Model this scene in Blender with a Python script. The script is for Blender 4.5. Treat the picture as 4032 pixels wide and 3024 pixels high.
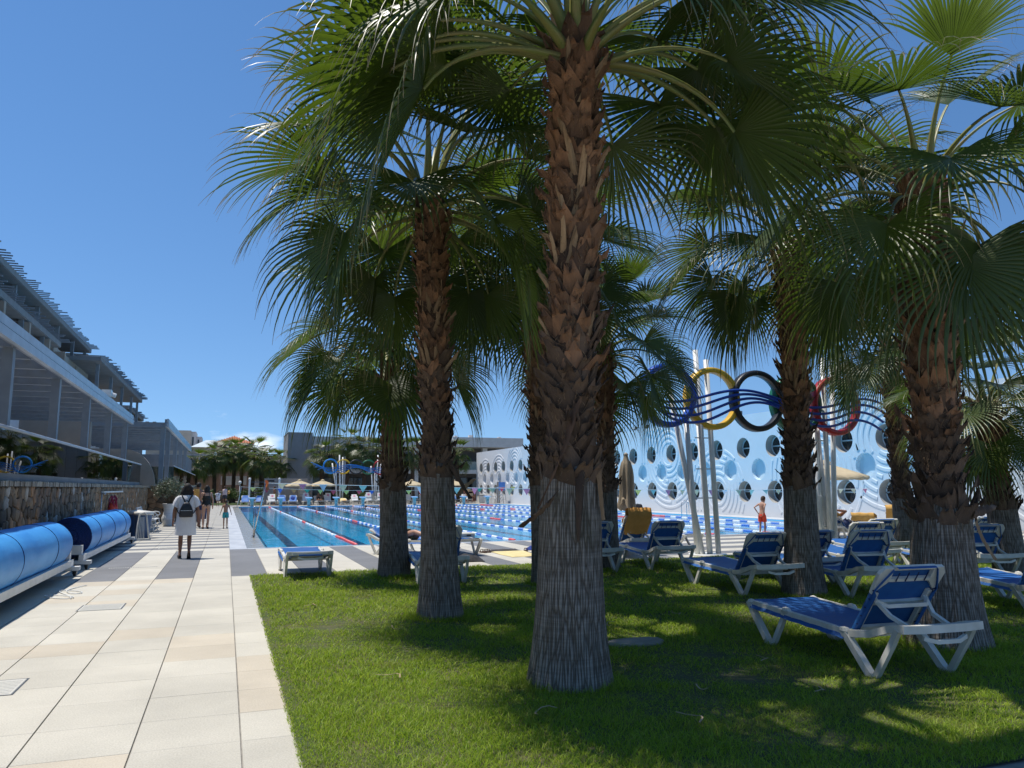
import bpy, bmesh, math, random
import numpy as np
from mathutils import Vector, Matrix, Euler
R = math.radians
for o in list(bpy.data.objects): bpy.data.objects.remove(o)
SC = bpy.context.scene
COL = SC.collection
rnd = random.Random(7)

# ------------------------------------------------------------------ camera
FPX, EYE = 3009.0, 1.5
CR = Matrix(((0.93762146, -0.04355836, -0.34491834), (-0.34764219, -0.12689249, -0.92900119), (-0.00330178, 0.99095962, -0.13411984)))
cam = bpy.data.cameras.new('camera'); co = bpy.data.objects.new('camera', cam); COL.objects.link(co)
cam.sensor_width = 36.0; cam.lens = FPX / 4032 * 36; cam.clip_start = 0.05; cam.clip_end = 3000
mw = CR.to_4x4(); mw.translation = (0, 0, EYE); co.matrix_world = mw
SC.camera = co

# ------------------------------------------------------------------ sky, sun, exposure
SUN_EL, SUN_AZ = 70.0, -53.0        # azimuth clockwise from +Y
world = bpy.data.worlds.new('World'); SC.world = world; world.use_nodes = True
wn, wl = world.node_tree.nodes, world.node_tree.links
wn.clear()
wo = wn.new('ShaderNodeOutputWorld'); bg = wn.new('ShaderNodeBackground'); sky = wn.new('ShaderNodeTexSky')
sky.sky_type = 'NISHITA'; sky.sun_disc = False; sky.sun_elevation = R(SUN_EL); sky.sun_rotation = R(SUN_AZ)
sky.altitude = 0; sky.air_density = 1.0; sky.dust_density = 0.0; sky.ozone_density = 3.5
bg.inputs[1].default_value = 0.146
# low fair-weather clouds all round the horizon
tc = wn.new('ShaderNodeTexCoord'); mp = wn.new('ShaderNodeMapping'); mp.inputs['Scale'].default_value = (7, 7, 17)
mp.inputs['Location'].default_value = (1.35, 0.2, 0)
nz = wn.new('ShaderNodeTexNoise'); nz.inputs['Scale'].default_value = 1.0; nz.inputs['Detail'].default_value = 6; nz.inputs['Roughness'].default_value = .55
rp = wn.new('ShaderNodeMapRange'); rp.inputs[1].default_value = .60; rp.inputs[2].default_value = .74
sx = wn.new('ShaderNodeSeparateXYZ'); hz = wn.new('ShaderNodeMapRange'); hz.inputs[1].default_value = .15; hz.inputs[2].default_value = .05
mu = wn.new('ShaderNodeMath'); mu.operation = 'MULTIPLY'; mu2 = wn.new('ShaderNodeMath'); mu2.operation = 'MULTIPLY'; mu2.inputs[1].default_value = .85
mx = wn.new('ShaderNodeMixRGB'); mx.inputs[2].default_value = (9.0, 9.2, 9.6, 1)
wl.new(tc.outputs['Generated'], mp.inputs[0]); wl.new(mp.outputs[0], nz.inputs[0]); wl.new(nz.outputs[0], rp.inputs[0])
wl.new(tc.outputs['Generated'], sx.inputs[0]); wl.new(sx.outputs[2], hz.inputs[0])
wl.new(rp.outputs[0], mu.inputs[0]); wl.new(hz.outputs[0], mu.inputs[1]); wl.new(mu.outputs[0], mu2.inputs[0])
wl.new(mu2.outputs[0], mx.inputs[0]); sv = wn.new('ShaderNodeVectorMath'); sv.operation = 'ADD'; sv.inputs[1].default_value = (0, 0, .115); sn = wn.new('ShaderNodeVectorMath'); sn.operation = 'NORMALIZE'
wl.new(tc.outputs['Generated'], sv.inputs[0]); wl.new(sv.outputs[0], sn.inputs[0]); wl.new(sn.outputs[0], sky.inputs[0])
hs_ = wn.new('ShaderNodeHueSaturation'); hs_.inputs['Saturation'].default_value = 1.16; hs_.inputs['Value'].default_value = 1.0; wl.new(sky.outputs[0], hs_.inputs['Color']); wl.new(hs_.outputs[0], mx.inputs[1]); wl.new(mx.outputs[0], bg.inputs[0]); wl.new(bg.outputs[0], wo.inputs[0])
sd = Vector((math.sin(R(SUN_AZ)) * math.cos(R(SUN_EL)), math.cos(R(SUN_AZ)) * math.cos(R(SUN_EL)), math.sin(R(SUN_EL))))
sl = bpy.data.lights.new('sun', 'SUN'); sl.energy = 5.0; sl.angle = R(.53); sl.color = (1, .95, .87)
so = bpy.data.objects.new('sun', sl); COL.objects.link(so); so.rotation_euler = (-sd).to_track_quat('-Z', 'Y').to_euler(); so.location = sd * 60
SC.view_settings.view_transform = 'Standard'; SC.view_settings.look = 'None'; SC.view_settings.gamma = 1; SC.view_settings.exposure = 0
SC.view_settings.use_curve_mapping = False

# ------------------------------------------------------------------ helpers
def pix(x, y, z):
    c = CR.transposed() @ (Vector((x, y, z)) - Vector((0, 0, EYE)))
    return (None, None) if c.z > -.05 else (2016 - FPX * c.x / c.z, 1512 + FPX * c.y / c.z)

class MB:
    def __init__(s): s.v = []; s.f = []; s.m = []; s.at = []
    def add(s, vs, fs, m=0):
        n = len(s.v); s.v += [tuple(p) for p in vs]
        for f in fs: s.f.append([i + n for i in f]); s.m.append(m)
        return s
    def box(s, x0, x1, y0, y1, z0, z1, m=0):
        return s.add([(x0,y0,z0),(x1,y0,z0),(x1,y1,z0),(x0,y1,z0),(x0,y0,z1),(x1,y0,z1),(x1,y1,z1),(x0,y1,z1)],
                     [(3,2,1,0),(4,5,6,7),(0,1,5,4),(1,2,6,5),(2,3,7,6),(3,0,4,7)], m)
    def cbox(s, x0, x1, y0, y1, z0, z1, b, m=0):      # box with a chamfered top
        return s.add([(x0,y0,z0),(x1,y0,z0),(x1,y1,z0),(x0,y1,z0),(x0,y0,z1-b),(x1,y0,z1-b),(x1,y1,z1-b),(x0,y1,z1-b),
                      (x0+b,y0+b,z1),(x1-b,y0+b,z1),(x1-b,y1-b,z1),(x0+b,y1-b,z1)],
                     [(0,1,5,4),(1,2,6,5),(2,3,7,6),(3,0,4,7),(4,5,9,8),(5,6,10,9),(6,7,11,10),(7,4,8,11),(8,9,10,11),(3,2,1,0)], m)
    def bar(s, p0, p1, w, h, up=(0,0,1), m=0, w1=None, h1=None):
        p0, p1 = Vector(p0), Vector(p1); d = (p1 - p0).normalized(); u = Vector(up)
        if abs(d.dot(u)) > .98: u = Vector((0,1,0)) if abs(d.y) < .9 else Vector((1,0,0))
        a = d.cross(u).normalized(); u = a.cross(d).normalized(); vs = []
        for p, ww, hh in ((p0, w, h), (p1, w1 or w, h1 or h)):
            for i, j in ((-1,-1),(1,-1),(1,1),(-1,1)): vs.append(p + a * (i * ww / 2) + u * (j * hh / 2))
        return s.add(vs, [(3,2,1,0),(4,5,6,7),(0,1,5,4),(1,2,6,5),(2,3,7,6),(3,0,4,7)], m)
    def strip(s, pts, w, h, m=0, up=(0,0,1)):         # continuous bent bar of rectangular section
        pts = [Vector(p) for p in pts]; vs = []; fs = []; n = len(pts)
        for i, p in enumerate(pts):
            d = (pts[min(i+1, n-1)] - pts[max(i-1, 0)]).normalized(); u = Vector(up)
            if abs(d.dot(u)) > .98: u = Vector((0,1,0))
            a = d.cross(u).normalized(); u = a.cross(d).normalized()
            for x, y in ((-1,-1),(1,-1),(1,1),(-1,1)): vs.append(p + a*(x*w/2) + u*(y*h/2))
            if i: b = 4*i; fs += [(b-4+k, b-4+(k+1)%4, b+(k+1)%4, b+k) for k in range(4)]
        fs += [(3,2,1,0), tuple(4*(n-1)+k for k in range(4))]
        return s.add(vs, fs, m)
    def tube(s, pts, r, n=8, m=0, closed=False, flat=1.0):
        pts = [Vector(p) for p in pts]; L = len(pts); vs = []; fs = []
        rr = r if isinstance(r, (list, tuple)) else [r] * L; pa = None
        for i, p in enumerate(pts):
            if closed: d = (pts[(i+1) % L] - pts[i-1]).normalized()
            else: d = (pts[min(i+1, L-1)] - pts[max(i-1, 0)]).normalized()
            if pa is None:
                u = Vector((0,0,1)) if abs(d.z) < .9 else Vector((1,0,0)); a = d.cross(u).normalized()
            else: a = (pa - d * pa.dot(d)).normalized()
            pa = a; b = d.cross(a)
            for k in range(n):
                t = 2*math.pi*k/n; vs.append(p + a*(math.cos(t)*rr[i]) + b*(math.sin(t)*rr[i]*flat))
            if i: fs += [((i-1)*n+k, (i-1)*n+(k+1)%n, i*n+(k+1)%n, i*n+k) for k in range(n)]
        if closed: fs += [((L-1)*n+k, (L-1)*n+(k+1)%n, (k+1)%n, k) for k in range(n)]
        else: fs += [tuple(range(n-1,-1,-1)), tuple((L-1)*n+k for k in range(n))]
        return s.add(vs, fs, m)
    def lathe(s, prof, n=16, c=(0,0,0), m=0, cap=True, sx=1, sy=1):
        vs = []; fs = []
        for i, (r, z) in enumerate(prof):
            for k in range(n):
                t = 2*math.pi*k/n; vs.append((c[0]+r*sx*math.cos(t), c[1]+r*sy*math.sin(t), c[2]+z))
            if i: fs += [((i-1)*n+k, (i-1)*n+(k+1)%n, i*n+(k+1)%n, i*n+k) for k in range(n)]
        if cap: fs += [tuple(range(n-1,-1,-1)), tuple((len(prof)-1)*n+k for k in range(n))]
        return s.add(vs, fs, m)
    def loft(s, rings, m=0, cap=True):
        n = len(rings[0]); vs = [p for r in rings for p in r]; fs = []
        for i in range(1, len(rings)): fs += [((i-1)*n+k, (i-1)*n+(k+1)%n, i*n+(k+1)%n, i*n+k) for k in range(n)]
        if cap: fs += [tuple(range(n-1,-1,-1)), tuple((len(rings)-1)*n+k for k in range(n))]
        return s.add(vs, fs, m)
    def ball(s, c, rx, ry=None, rz=None, n=12, m=0):
        ry = ry or rx; rz = rz or rx; rings = []
        for i in range(n//2+1):
            a = -math.pi/2 + math.pi*i/(n//2); q = max(math.cos(a), .02)
            rings.append([(c[0]+rx*q*math.cos(2*math.pi*k/n), c[1]+ry*q*math.sin(2*math.pi*k/n), c[2]+rz*math.sin(a)) for k in range(n)])
        return s.loft(rings, m)
    def prism(s, pts, d, m=0):                        # planar polygon (3D points) pushed along d
        pts = [Vector(p) for p in pts]; d = Vector(d); n = len(pts)
        return s.add(pts + [p + d for p in pts], [tuple(range(n-1,-1,-1)), tuple(range(n, 2*n))] + [(k, (k+1)%n, n+(k+1)%n, n+k) for k in range(n)], m)
    def grid(s, rows, m=0):
        n = len(rows[0]); vs = [p for r in rows for p in r]
        return s.add(vs, [((i-1)*n+k, (i-1)*n+k+1, i*n+k+1, i*n+k) for i in range(1, len(rows)) for k in range(n-1)], m)
    def mesh(s, name, mats, smooth=False):
        me = bpy.data.meshes.new(name); me.from_pydata(s.v, [], s.f)
        for mm in (mats if isinstance(mats, (list, tuple)) else [mats]): me.materials.append(mm)
        if any(s.m): me.polygons.foreach_set('material_index', s.m)
        if smooth: me.polygons.foreach_set('use_smooth', [True]*len(me.polygons))
        for nm, dat in s.at:
            at = me.attributes.new(nm, 'FLOAT', 'POINT'); at.data.foreach_set('value', dat)
        me.update(); return me
    def build(s, name, mats, parent=None, smooth=False, loc=None, rot=None):
        return obj(name, s.mesh(name, mats, smooth), parent, loc, rot)

def obj(name, me, parent=None, loc=None, rot=None, scale=None):
    o = bpy.data.objects.new(name, me); COL.objects.link(o)
    if parent: o.parent = parent
    if loc is not None: o.location = loc
    if rot is not None: o.rotation_euler = rot
    if scale is not None: o.scale = scale if hasattr(scale, '__len__') else (scale,)*3
    return o
def tag(o, label, cat, group=None):
    o['label'] = label; o['category'] = cat
    if group: o['group'] = group
    return o
def thing(name, label, cat, loc=(0,0,0), rz=0, group=None):
    o = obj(name, None, None, loc, (0,0,rz)); o.empty_display_size = .1
    return tag(o, label, cat, group)
def struct(o): o['kind'] = 'structure'; return o
def stuff(o): o['kind'] = 'stuff'; return o
def copy_tree(o, parent=None, loc=None, rz=None, label=None):
    c = o.copy(); COL.objects.link(c)
    if parent: c.parent = parent
    if loc is not None: c.location = loc
    if rz is not None: c.rotation_euler = (0,0,rz)
    if label: c['label'] = label
    for ch in list(o.children): copy_tree(ch, c)
    return c

# ------------------------------------------------------------------ materials
def mat(name, c, c2=None, scale=6.0, rough=.6, bump=0.0, bscale=None, metal=0.0, spec=.5, stretch=(1,1,1), ov=0.0, detail=4.0, contrast=(.35,.65), coat=0, transl=0, stain=0):
    m = bpy.data.materials.new(name); m.use_nodes = True; n, l = m.node_tree.nodes, m.node_tree.links
    p = n['Principled BSDF']; p.inputs['Roughness'].default_value = rough; p.inputs['Metallic'].default_value = metal
    p.inputs['Specular IOR Level'].default_value = spec; p.inputs['Coat Weight'].default_value = coat
    tcn = n.new('ShaderNodeTexCoord'); mpn = n.new('ShaderNodeMapping'); mpn.inputs['Scale'].default_value = stretch
    if stain: gn = n.new('ShaderNodeNewGeometry'); l.new(gn.outputs['Position'], mpn.inputs[0])
    else: l.new(tcn.outputs['Object'], mpn.inputs[0])
    c2 = c2 or tuple(x*.82 for x in c)
    a = n.new('ShaderNodeTexNoise'); a.inputs['Scale'].default_value = scale; a.inputs['Detail'].default_value = detail
    l.new(mpn.outputs[0], a.inputs[0])
    r = n.new('ShaderNodeMapRange'); r.inputs[1].default_value = contrast[0]; r.inputs[2].default_value = contrast[1]; l.new(a.outputs[0], r.inputs[0])
    x = n.new('ShaderNodeMixRGB'); x.inputs[1].default_value = (*c, 1); x.inputs[2].default_value = (*c2, 1); l.new(r.outputs[0], x.inputs[0])
    out = x.outputs[0]
    if ov:
        oi = n.new('ShaderNodeObjectInfo'); mr = n.new('ShaderNodeMapRange'); mr.inputs[3].default_value = 1-ov; mr.inputs[4].default_value = 1+ov
        l.new(oi.outputs['Random'], mr.inputs[0]); h = n.new('ShaderNodeHueSaturation'); l.new(mr.outputs[0], h.inputs['Value']); l.new(out, h.inputs['Color']); out = h.outputs[0]
    if stain:
        s1 = n.new('ShaderNodeTexNoise'); s1.inputs['Scale'].default_value = .9; s1.inputs['Detail'].default_value = 7; s1.inputs['Roughness'].default_value = .62; l.new(mpn.outputs[0], s1.inputs[0])
        s2 = n.new('ShaderNodeMapRange'); s2.inputs[1].default_value = .36; s2.inputs[2].default_value = .66; s2.inputs[3].default_value = 1-stain; s2.inputs[4].default_value = 1+stain*.35; l.new(s1.outputs[0], s2.inputs[0])
        s3 = n.new('ShaderNodeHueSaturation'); l.new(s2.outputs[0], s3.inputs['Value']); l.new(out, s3.inputs['Color']); out = s3.outputs[0]
    l.new(out, p.inputs['Base Color'])
    rr = n.new('ShaderNodeMapRange'); rr.inputs[3].default_value = max(rough-.1, 0.02); rr.inputs[4].default_value = min(rough+.12, 1); l.new(a.outputs[0], rr.inputs[0]); l.new(rr.outputs[0], p.inputs['Roughness'])
    if bump:
        b = n.new('ShaderNodeTexNoise'); b.inputs['Scale'].default_value = bscale or scale*4; b.inputs['Detail'].default_value = 5
        l.new(mpn.outputs[0], b.inputs[0]); bb = n.new('ShaderNodeBump'); bb.inputs['Strength'].default_value = min(bump, 1); bb.inputs['Distance'].default_value = .02
        l.new(b.outputs[0], bb.inputs['Height']); l.new(bb.outputs[0], p.inputs['Normal'])
    if transl:
        t = n.new('ShaderNodeBsdfTranslucent'); l.new(out, t.inputs[0]); ms = n.new('ShaderNodeMixShader'); ms.inputs[0].default_value = transl
        l.new(p.outputs[0], ms.inputs[1]); l.new(t.outputs[0], ms.inputs[2]); l.new(ms.outputs[0], n['Material Output'].inputs[0])
    return m
W = {}
def mk(k, *a, **kw): W[k] = mat(k, *a, **kw); return W[k]
mk('mortar', (.30,.28,.25), (.20,.19,.17), 9, .9, .3)
mk('tile_white', (.575,.54,.455), (.485,.455,.38), 95, .72, .10, 160, ov=.06, detail=3, contrast=(.40,.62), stain=.13)
mk('tile_cream', (.57,.505,.40), (.50,.44,.34), 95, .72, .10, 160, ov=.07, detail=3, contrast=(.40,.62), stain=.13)
mk('tile_grey', (.195,.195,.197), (.15,.152,.157), 95, .7, .10, 160, ov=.07, detail=3, contrast=(.40,.62), stain=.13)
mk('marble', (.64,.64,.63), (.46,.47,.48), 2.2, .35, .05, stretch=(1,.4,1))
mk('gutter', (.33,.32,.28), (.22,.215,.195), 3, .25, .15, 60)
mk('soil', (.045,.065,.016), (.10,.095,.04), 3, .95, .5, 40)
mk('white_plastic', (.70,.69,.64), (.55,.53,.46), 5, .45, .06, 30, ov=.05, detail=6)
mk('white_paint', (.76,.76,.74), (.68,.68,.65), 5, .4, .03)
mk('blue_sling', (.010,.085,.30), (.015,.115,.36), 14, .55, .08, 300, ov=.10)
mk('sky_sling', (.16,.33,.72), (.13,.28,.64), 6, .6, transl=.15)
mk('dark_metal', (.10,.11,.12), (.07,.075,.08), 9, .45, metal=.2)
mk('steel', (.55,.56,.57), (.45,.46,.48), 12, .25, metal=1)
mk('rubber', (.02,.02,.02), (.035,.033,.03), 20, .7)
mk('cover_blue', (.06,.36,.80), (.03,.26,.68), 3.0, .5, .6, 6, stretch=(1,.35,1), spec=.6)
mk('cover_dark', (.008,.045,.22), (.004,.02,.10), 40, .5)
# ------------------------------------------------------------------ ground, paving, lawn, pool
PX0, PX1, PY0, PY1 = 1.02, 23.6, 20.86, 66.8       # water
LX0, LX1, LY0, LY1 = .46, 24.4, 3.2, 14.31         # lawn
g = MB()
def ringmesh(b, ox0, ox1, oy0, oy1, ix0, ix1, iy0, iy1, z, m=0):
    b.add([(ox0,oy0,z),(ix0,oy0,z),(ix1,oy0,z),(ox1,oy0,z),(ox0,iy0,z),(ix0,iy0,z),(ix1,iy0,z),(ox1,iy0,z),
           (ox0,iy1,z),(ix0,iy1,z),(ix1,iy1,z),(ox1,iy1,z),(ox0,oy1,z),(ix0,oy1,z),(ix1,oy1,z),(ox1,oy1,z)],
          [(0,1,5,4),(1,2,6,5),(2,3,7,6),(4,5,9,8),(6,7,11,10),(8,9,13,12),(9,10,14,13),(10,11,15,14)], m)
ringmesh(g, -900, 900, -60, 2000, .5, 23.7, 20.6, 67.1, -.05)
struct(g.build('ground', mk('ground', (.34,.31,.25), (.22,.21,.16), .6, .95, .2, 8)))
pv = MB(); ringmesh(pv, -3.5, 25.2, -6, 84, .52, 23.66, 20.7, 66.95, -.011)
pave = struct(pv.build('pavement', W['mortar']))
TX, TY = .6, .615
def tile_kind(x, y):
    col = math.floor((x - .15) / TX + .001); row = math.floor((y - 5.09) / TY + .001)
    if y > 20.46 or (x > 9.0 and y > 14.31): return 'tile_grey' if row % 2 == 0 else 'tile_white'
    if y > 14.31: return 'tile_grey' if col % 2 == 0 else 'tile_white'
    return 'tile_cream' if (col, row) in CREAM else 'tile_white'
CREAM = {(-1,4),(-1,5),(0,1),(0,2),(0,3),(-2,6),(-3,5),(-4,5),(-3,10),(-3,12),(-4,11),(-3,14),(-5,9),(-2,14),(-2,-1),(-5,12),(-4,14),(-5,14)}
def in_hole(x0, x1, y0, y1):
    return (x0 < LX1 and x1 > LX0 + .02 and y0 < LY1 - .02 and y1 > LY0 + .02) or (x1 > .17 and x0 < 25 and y1 > 20.5 and y0 < 67.3)
cells = []
c0 = math.floor((-3.5 - .15) / TX)
for row in range(-12, 108):
    y0 = 5.09 + row * TY; y1 = y0 + TY
    for col in range(c0, 41):
        x0 = .15 + col * TX; x1 = x0 + TX
        if x0 < LX0 < x1 and y1 < LY1 + .05 and y0 > LY0 - .3: x1 = LX0
        if x1 > .5 and y1 < LY0 + .3 and y0 > LY0 - .3: y1 = LY0
        if in_hole(x0, x1, y0, y1) or y1 <= y0 + .02: continue
        u, v = pix((x0+x1)/2, (y0+y1)/2, 0)
        if u is None: continue
        vis = -250 < u < 4300 and v < 3350
        d = math.hypot((x0+x1)/2, (y0+y1)/2)
        cells.append((0 if vis else 1, d, x0, x1, y0, y1))
cells.sort()
rest = MB(); KI = {'tile_white': 0, 'tile_cream': 1, 'tile_grey': 2}; cache = {}
def tilt(): return rnd.uniform(-.0007, .0007)
for i, (iv, d, x0, x1, y0, y1) in enumerate(cells):
    k = tile_kind((x0+x1)/2, (y0+y1)/2); w, h = x1-x0-.009, y1-y0-.004
    if i < 300 and not iv:
        key = (k, round(w,3), round(h,3))
        if key not in cache: cache[key] = MB().cbox(-w/2, w/2, -h/2, h/2, -.02, 0, .0015).mesh('paving_tile', W[k])
        obj('paving_tile', cache[key], pave, ((x0+x1)/2, (y0+y1)/2, rnd.uniform(-.0006,.0006)), (tilt(), tilt(), 0))
    elif d < 110: rest.box(x0+.0045, x1-.0045, y0+.002, y1-.002, -.02, 0, KI[k])
stuff(rest.build('paving_tiles', [W['tile_white'], W['tile_cream'], W['tile_grey']], pave))
# access covers, slot drain, stone in the lawn
mk('cover_metal', (.62,.60,.53), (.54,.52,.46), 60, .5, .2, 90)
for (x, y, lab) in ((-1.66, 7.05, 'pale square access cover set in the paving between two slab joints'), (-1.42, 11.25, 'pale access cover in the paving near the roller shadow'), (-1.3, 21.6, 'white access cover among the grey paving stripes')):
    c = MB().cbox(-.24,.24,-.25,.25,-.004,.004,.003)
    for k in range(9): c.box(-.22,.22,-.225+k*.05,-.205+k*.05,.004,.006)
    t = tag(c.build('access_cover', W['cover_metal'], None, False, (x, y, 0)), lab, 'cover')
    MB().box(-.255,-.243,-.265,.265,-.004,.003).box(.243,.255,-.265,.265,-.004,.003).box(-.243,.243,-.265,-.253,-.004,.003).box(-.243,.243,.253,.265,-.004,.003).build('rim', W['dark_metal'], t)
dr = MB().box(-.42,.42,-.04,.04,-.004,.002)
for k in range(21): dr.box(-.40+k*.04,-.385+k*.04,-.03,.03,.002,.004,1)
tag(dr.build('slot_drain', [W['cover_metal'], W['dark_metal']], None, False, (-1.6, 16.6, 0), (0,0,0)), 'narrow slotted drain grating across the grey and white paving bands', 'drain')
# lawn
lw = MB(); NX, NY = 60, 30
def lz(x, y): return .006 + .012*math.sin(x*1.1+.4)*math.sin(y*.9) * min(1, (x-LX0)/.6, (LY1-y)/.6, (y-LY0)/.5)
lw.grid([[(LX0+(LX1-LX0)*(i/NX), LY0+(LY1-LY0)*j/NY, lz(LX0+(LX1-LX0)*i/NX, LY0+(LY1-LY0)*j/NY)) for i in range(NX+1)] for j in range(NY+1)])
struct(lw.build('lawn', W['soil'], None, True))
# pool basin
mk('pool_tile', (.065,.60,.88), (.05,.52,.82), .35, .35, contrast=(.3,.7))
mk('lane_dark', (.006,.02,.09), (.008,.03,.11), 4, .4)
FZ = -.42
pb = MB()
pb.add([(PX0,PY0,FZ),(PX1,PY0,FZ),(PX1,PY1,FZ),(PX0,PY1,FZ)], [(0,1,2,3)])
for (a, b) in (((PX0,PY0),(PX1,PY0)),((PX1,PY0),(PX1,PY1)),((PX1,PY1),(PX0,PY1)),((PX0,PY1),(PX0,PY0))):
    pb.add([(a[0],a[1],FZ),(b[0],b[1],FZ),(b[0],b[1],.0),(a[0],a[1],.0)], [(3,2,1,0)])
pool = struct(pb.build('pool_basin', W['pool_tile']))
LW = 2.27; lanes = [2.15 + LW*k for k in range(10)]; ropes = [3.36 + LW*k for k in range(9)]
for x in lanes:
    MB().box(x-.17, x+.17, PY0+1.2, PY1-1.5, FZ, FZ+.006).box(x-.5, x+.5, PY0+1.0, PY0+1.2, FZ, FZ+.006).build('lane_line', W['lane_dark'], pool)
MB().box(PX0+.02, PX0+.34, PY0+.02, PY1-.02, FZ, FZ+.006).build('edge_line', W['lane_dark'], pool)
# coping round the water
cp = MB(); cp.box(.15,.555,20.46,66.6,-.03,.004).box(23.72,25.0,20.4,67.3,-.03,.012)
cp.box(.56,23.7,20.46,20.70,-.03,.004).box(.15,23.7,66.98,67.3,-.03,.02)
struct(cp.build('pool_coping', W['marble']))
gt = MB().box(.56,1.015,20.71,66.97,-.06,-.018).box(1.02,23.7,20.71,20.855,-.06,-.012).box(23.605,23.715,20.86,66.97,-.06,-.016).box(1.02,23.6,66.81,66.97,-.06,-.014)
struct(gt.build('overflow_gutter', W['gutter']))
# water
wm = bpy.data.materials.new('pool_water'); wm.use_nodes = True; n, l = wm.node_tree.nodes, wm.node_tree.links; n.clear()
o_ = n.new('ShaderNodeOutputMaterial'); t_ = n.new('ShaderNodeBsdfTransparent'); t_.inputs[0].default_value = (.66,.92,1,1)
gl = n.new('ShaderNodeBsdfGlossy'); gl.inputs['Roughness'].default_value = .02; fr = n.new('ShaderNodeFresnel'); fr.inputs[0].default_value = 1.333
ms = n.new('ShaderNodeMixShader'); tcw = n.new('ShaderNodeTexCoord'); mpw = n.new('ShaderNodeMapping'); mpw.inputs['Scale'].default_value = (1,1.1,1)
n1 = n.new('ShaderNodeTexNoise'); n1.inputs['Scale'].default_value = 2.2; n1.inputs['Detail'].default_value = 3; n1.inputs['Distortion'].default_value = .6
bw = n.new('ShaderNodeBump'); bw.inputs['Strength'].default_value = .35; bw.inputs['Distance'].default_value = .03
l.new(tcw.outputs['Object'], mpw.inputs[0]); l.new(mpw.outputs[0], n1.inputs[0]); l.new(n1.outputs[0], bw.inputs['Height'])
l.new(bw.outputs[0], gl.inputs['Normal']); l.new(bw.outputs[0], fr.inputs['Normal']); l.new(fr.outputs[0], ms.inputs[0]); l.new(t_.outputs[0], ms.inputs[1]); l.new(gl.outputs[0], ms.inputs[2]); l.new(ms.outputs[0], o_.inputs[0])
struct(MB().add([(PX0+.001,PY0+.001,-.022),(PX1-.001,PY0+.001,-.022),(PX1-.001,PY1-.001,-.022),(PX0+.001,PY1-.001,-.022)], [(0,1,2,3)]).build('water', wm))
# lane ropes
mk('float_white', (.80,.82,.84), (.72,.75,.79), 9, .35); mk('float_blue', (.06,.20,.62), (.05,.17,.55), 9, .35)
mk('float_pale', (.42,.62,.80), (.36,.55,.74), 9, .35); mk('float_red', (.75,.10,.11), (.65,.08,.09), 9, .4)
prof = []
for k in range(4):
    y = -.235 + k*.12
    prof += [(.014,y),(.043,y+.015),(.047,y+.055),(.043,y+.095),(.014,y+.11)]
fm = {}
for k in ('float_white','float_blue','float_pale','float_red'):
    b = MB().lathe(prof, 8); b.v = [(x, z, y) for x, y, z in b.v]; b.f = [f[::-1] for f in b.f]; fm[k] = b.mesh('float', W[k], True)
for i, x in enumerate(ropes):
    t = thing('lane_rope', ['lane rope nearest the stone wall side, floats white then red at its end', 'second lane rope out from the paved path, blue and white floats'][i] if i < 2 else
              ['third','fourth','fifth','sixth','seventh','eighth','ninth'][i-2] + ' lane rope out from the paved path, blue and white floats', 'lane rope', (x, 0, -.02), 0, 'lane ropes across the swimming pool')
    MB().tube([(0,PY0+.03,0),(0,PY1-.03,0)], .012, 5).build('cable', W['float_white'], t)
    nseg = int((PY1-PY0-.4)/.52)
    for k in range(nseg):
        y = PY0 + .45 + k*.52; e = min(y-PY0, PY1-y)
        kind = 'float_red' if (e < 4.4 if i in (0,8) else e < .9) or abs(e-15) < .6 else (('float_white' if k % 2 else 'float_pale') if i < 1 else ('float_white' if k % 2 else 'float_blue'))
        obj('float', fm[kind], t, (0, y, rnd.uniform(-.008,.008)))

# ------------------------------------------------------------------ long relief wall with portholes
WX, WT = 25.0, 5.16
wm2 = mat('relief_wall_paint', (.55,.68,.745), (.50,.645,.715), .5, .75, .06, 12)
n, l = wm2.node_tree.nodes, wm2.node_tree.links
p = n['Principled BSDF']; base = p.inputs['Base Color'].links[0].from_socket
tcq = n.new('ShaderNodeTexCoord'); sq = n.new('ShaderNodeSeparateXYZ'); l.new(tcq.outputs['Object'], sq.inputs[0])
def mr_(inp, a, b, c=0., d=1.):
    q = n.new('ShaderNodeMapRange'); q.inputs[1].default_value = a; q.inputs[2].default_value = b; q.inputs[3].default_value = c; q.inputs[4].default_value = d
    q.interpolation_type = 'SMOOTHSTEP'; l.new(inp, q.inputs[0]); return q.outputs[0]
def mx_(a, b, op='MAXIMUM'):
    q = n.new('ShaderNodeMath'); q.operation = op; l.new(a, q.inputs[0]); l.new(b, q.inputs[1]); return q.outputs[0]
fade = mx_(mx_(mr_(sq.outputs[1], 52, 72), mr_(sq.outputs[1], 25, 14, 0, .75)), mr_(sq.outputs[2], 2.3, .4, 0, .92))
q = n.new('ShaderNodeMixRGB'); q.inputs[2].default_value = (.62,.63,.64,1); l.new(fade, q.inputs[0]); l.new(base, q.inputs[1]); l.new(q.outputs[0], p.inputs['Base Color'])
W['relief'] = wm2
mk('port_glass', (.015,.02,.022), (.03,.035,.035), 3, .06, spec=.8); mk('port_frame', (.55,.62,.64), (.5,.56,.58), 8, .4)
ZR = (1.25, 2.37, 3.48); HR = .535; YS = [2.3*k for k in range(-40, 40)]
WY0, WY1 = 4.0, 78.3
holes = []
for r_, z in enumerate(ZR):
    for k in range(-20, 25):
        y = 33.0 + 2.3*k + (1.15 if r_ == 1 else 0)
        if WY0 + 1.3 < y < WY1 - .7: holes.append((y, z, r_))
rw = MB(); rv = MB(); cellh = (.69, 1.81, 2.925, 4.035)
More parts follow.
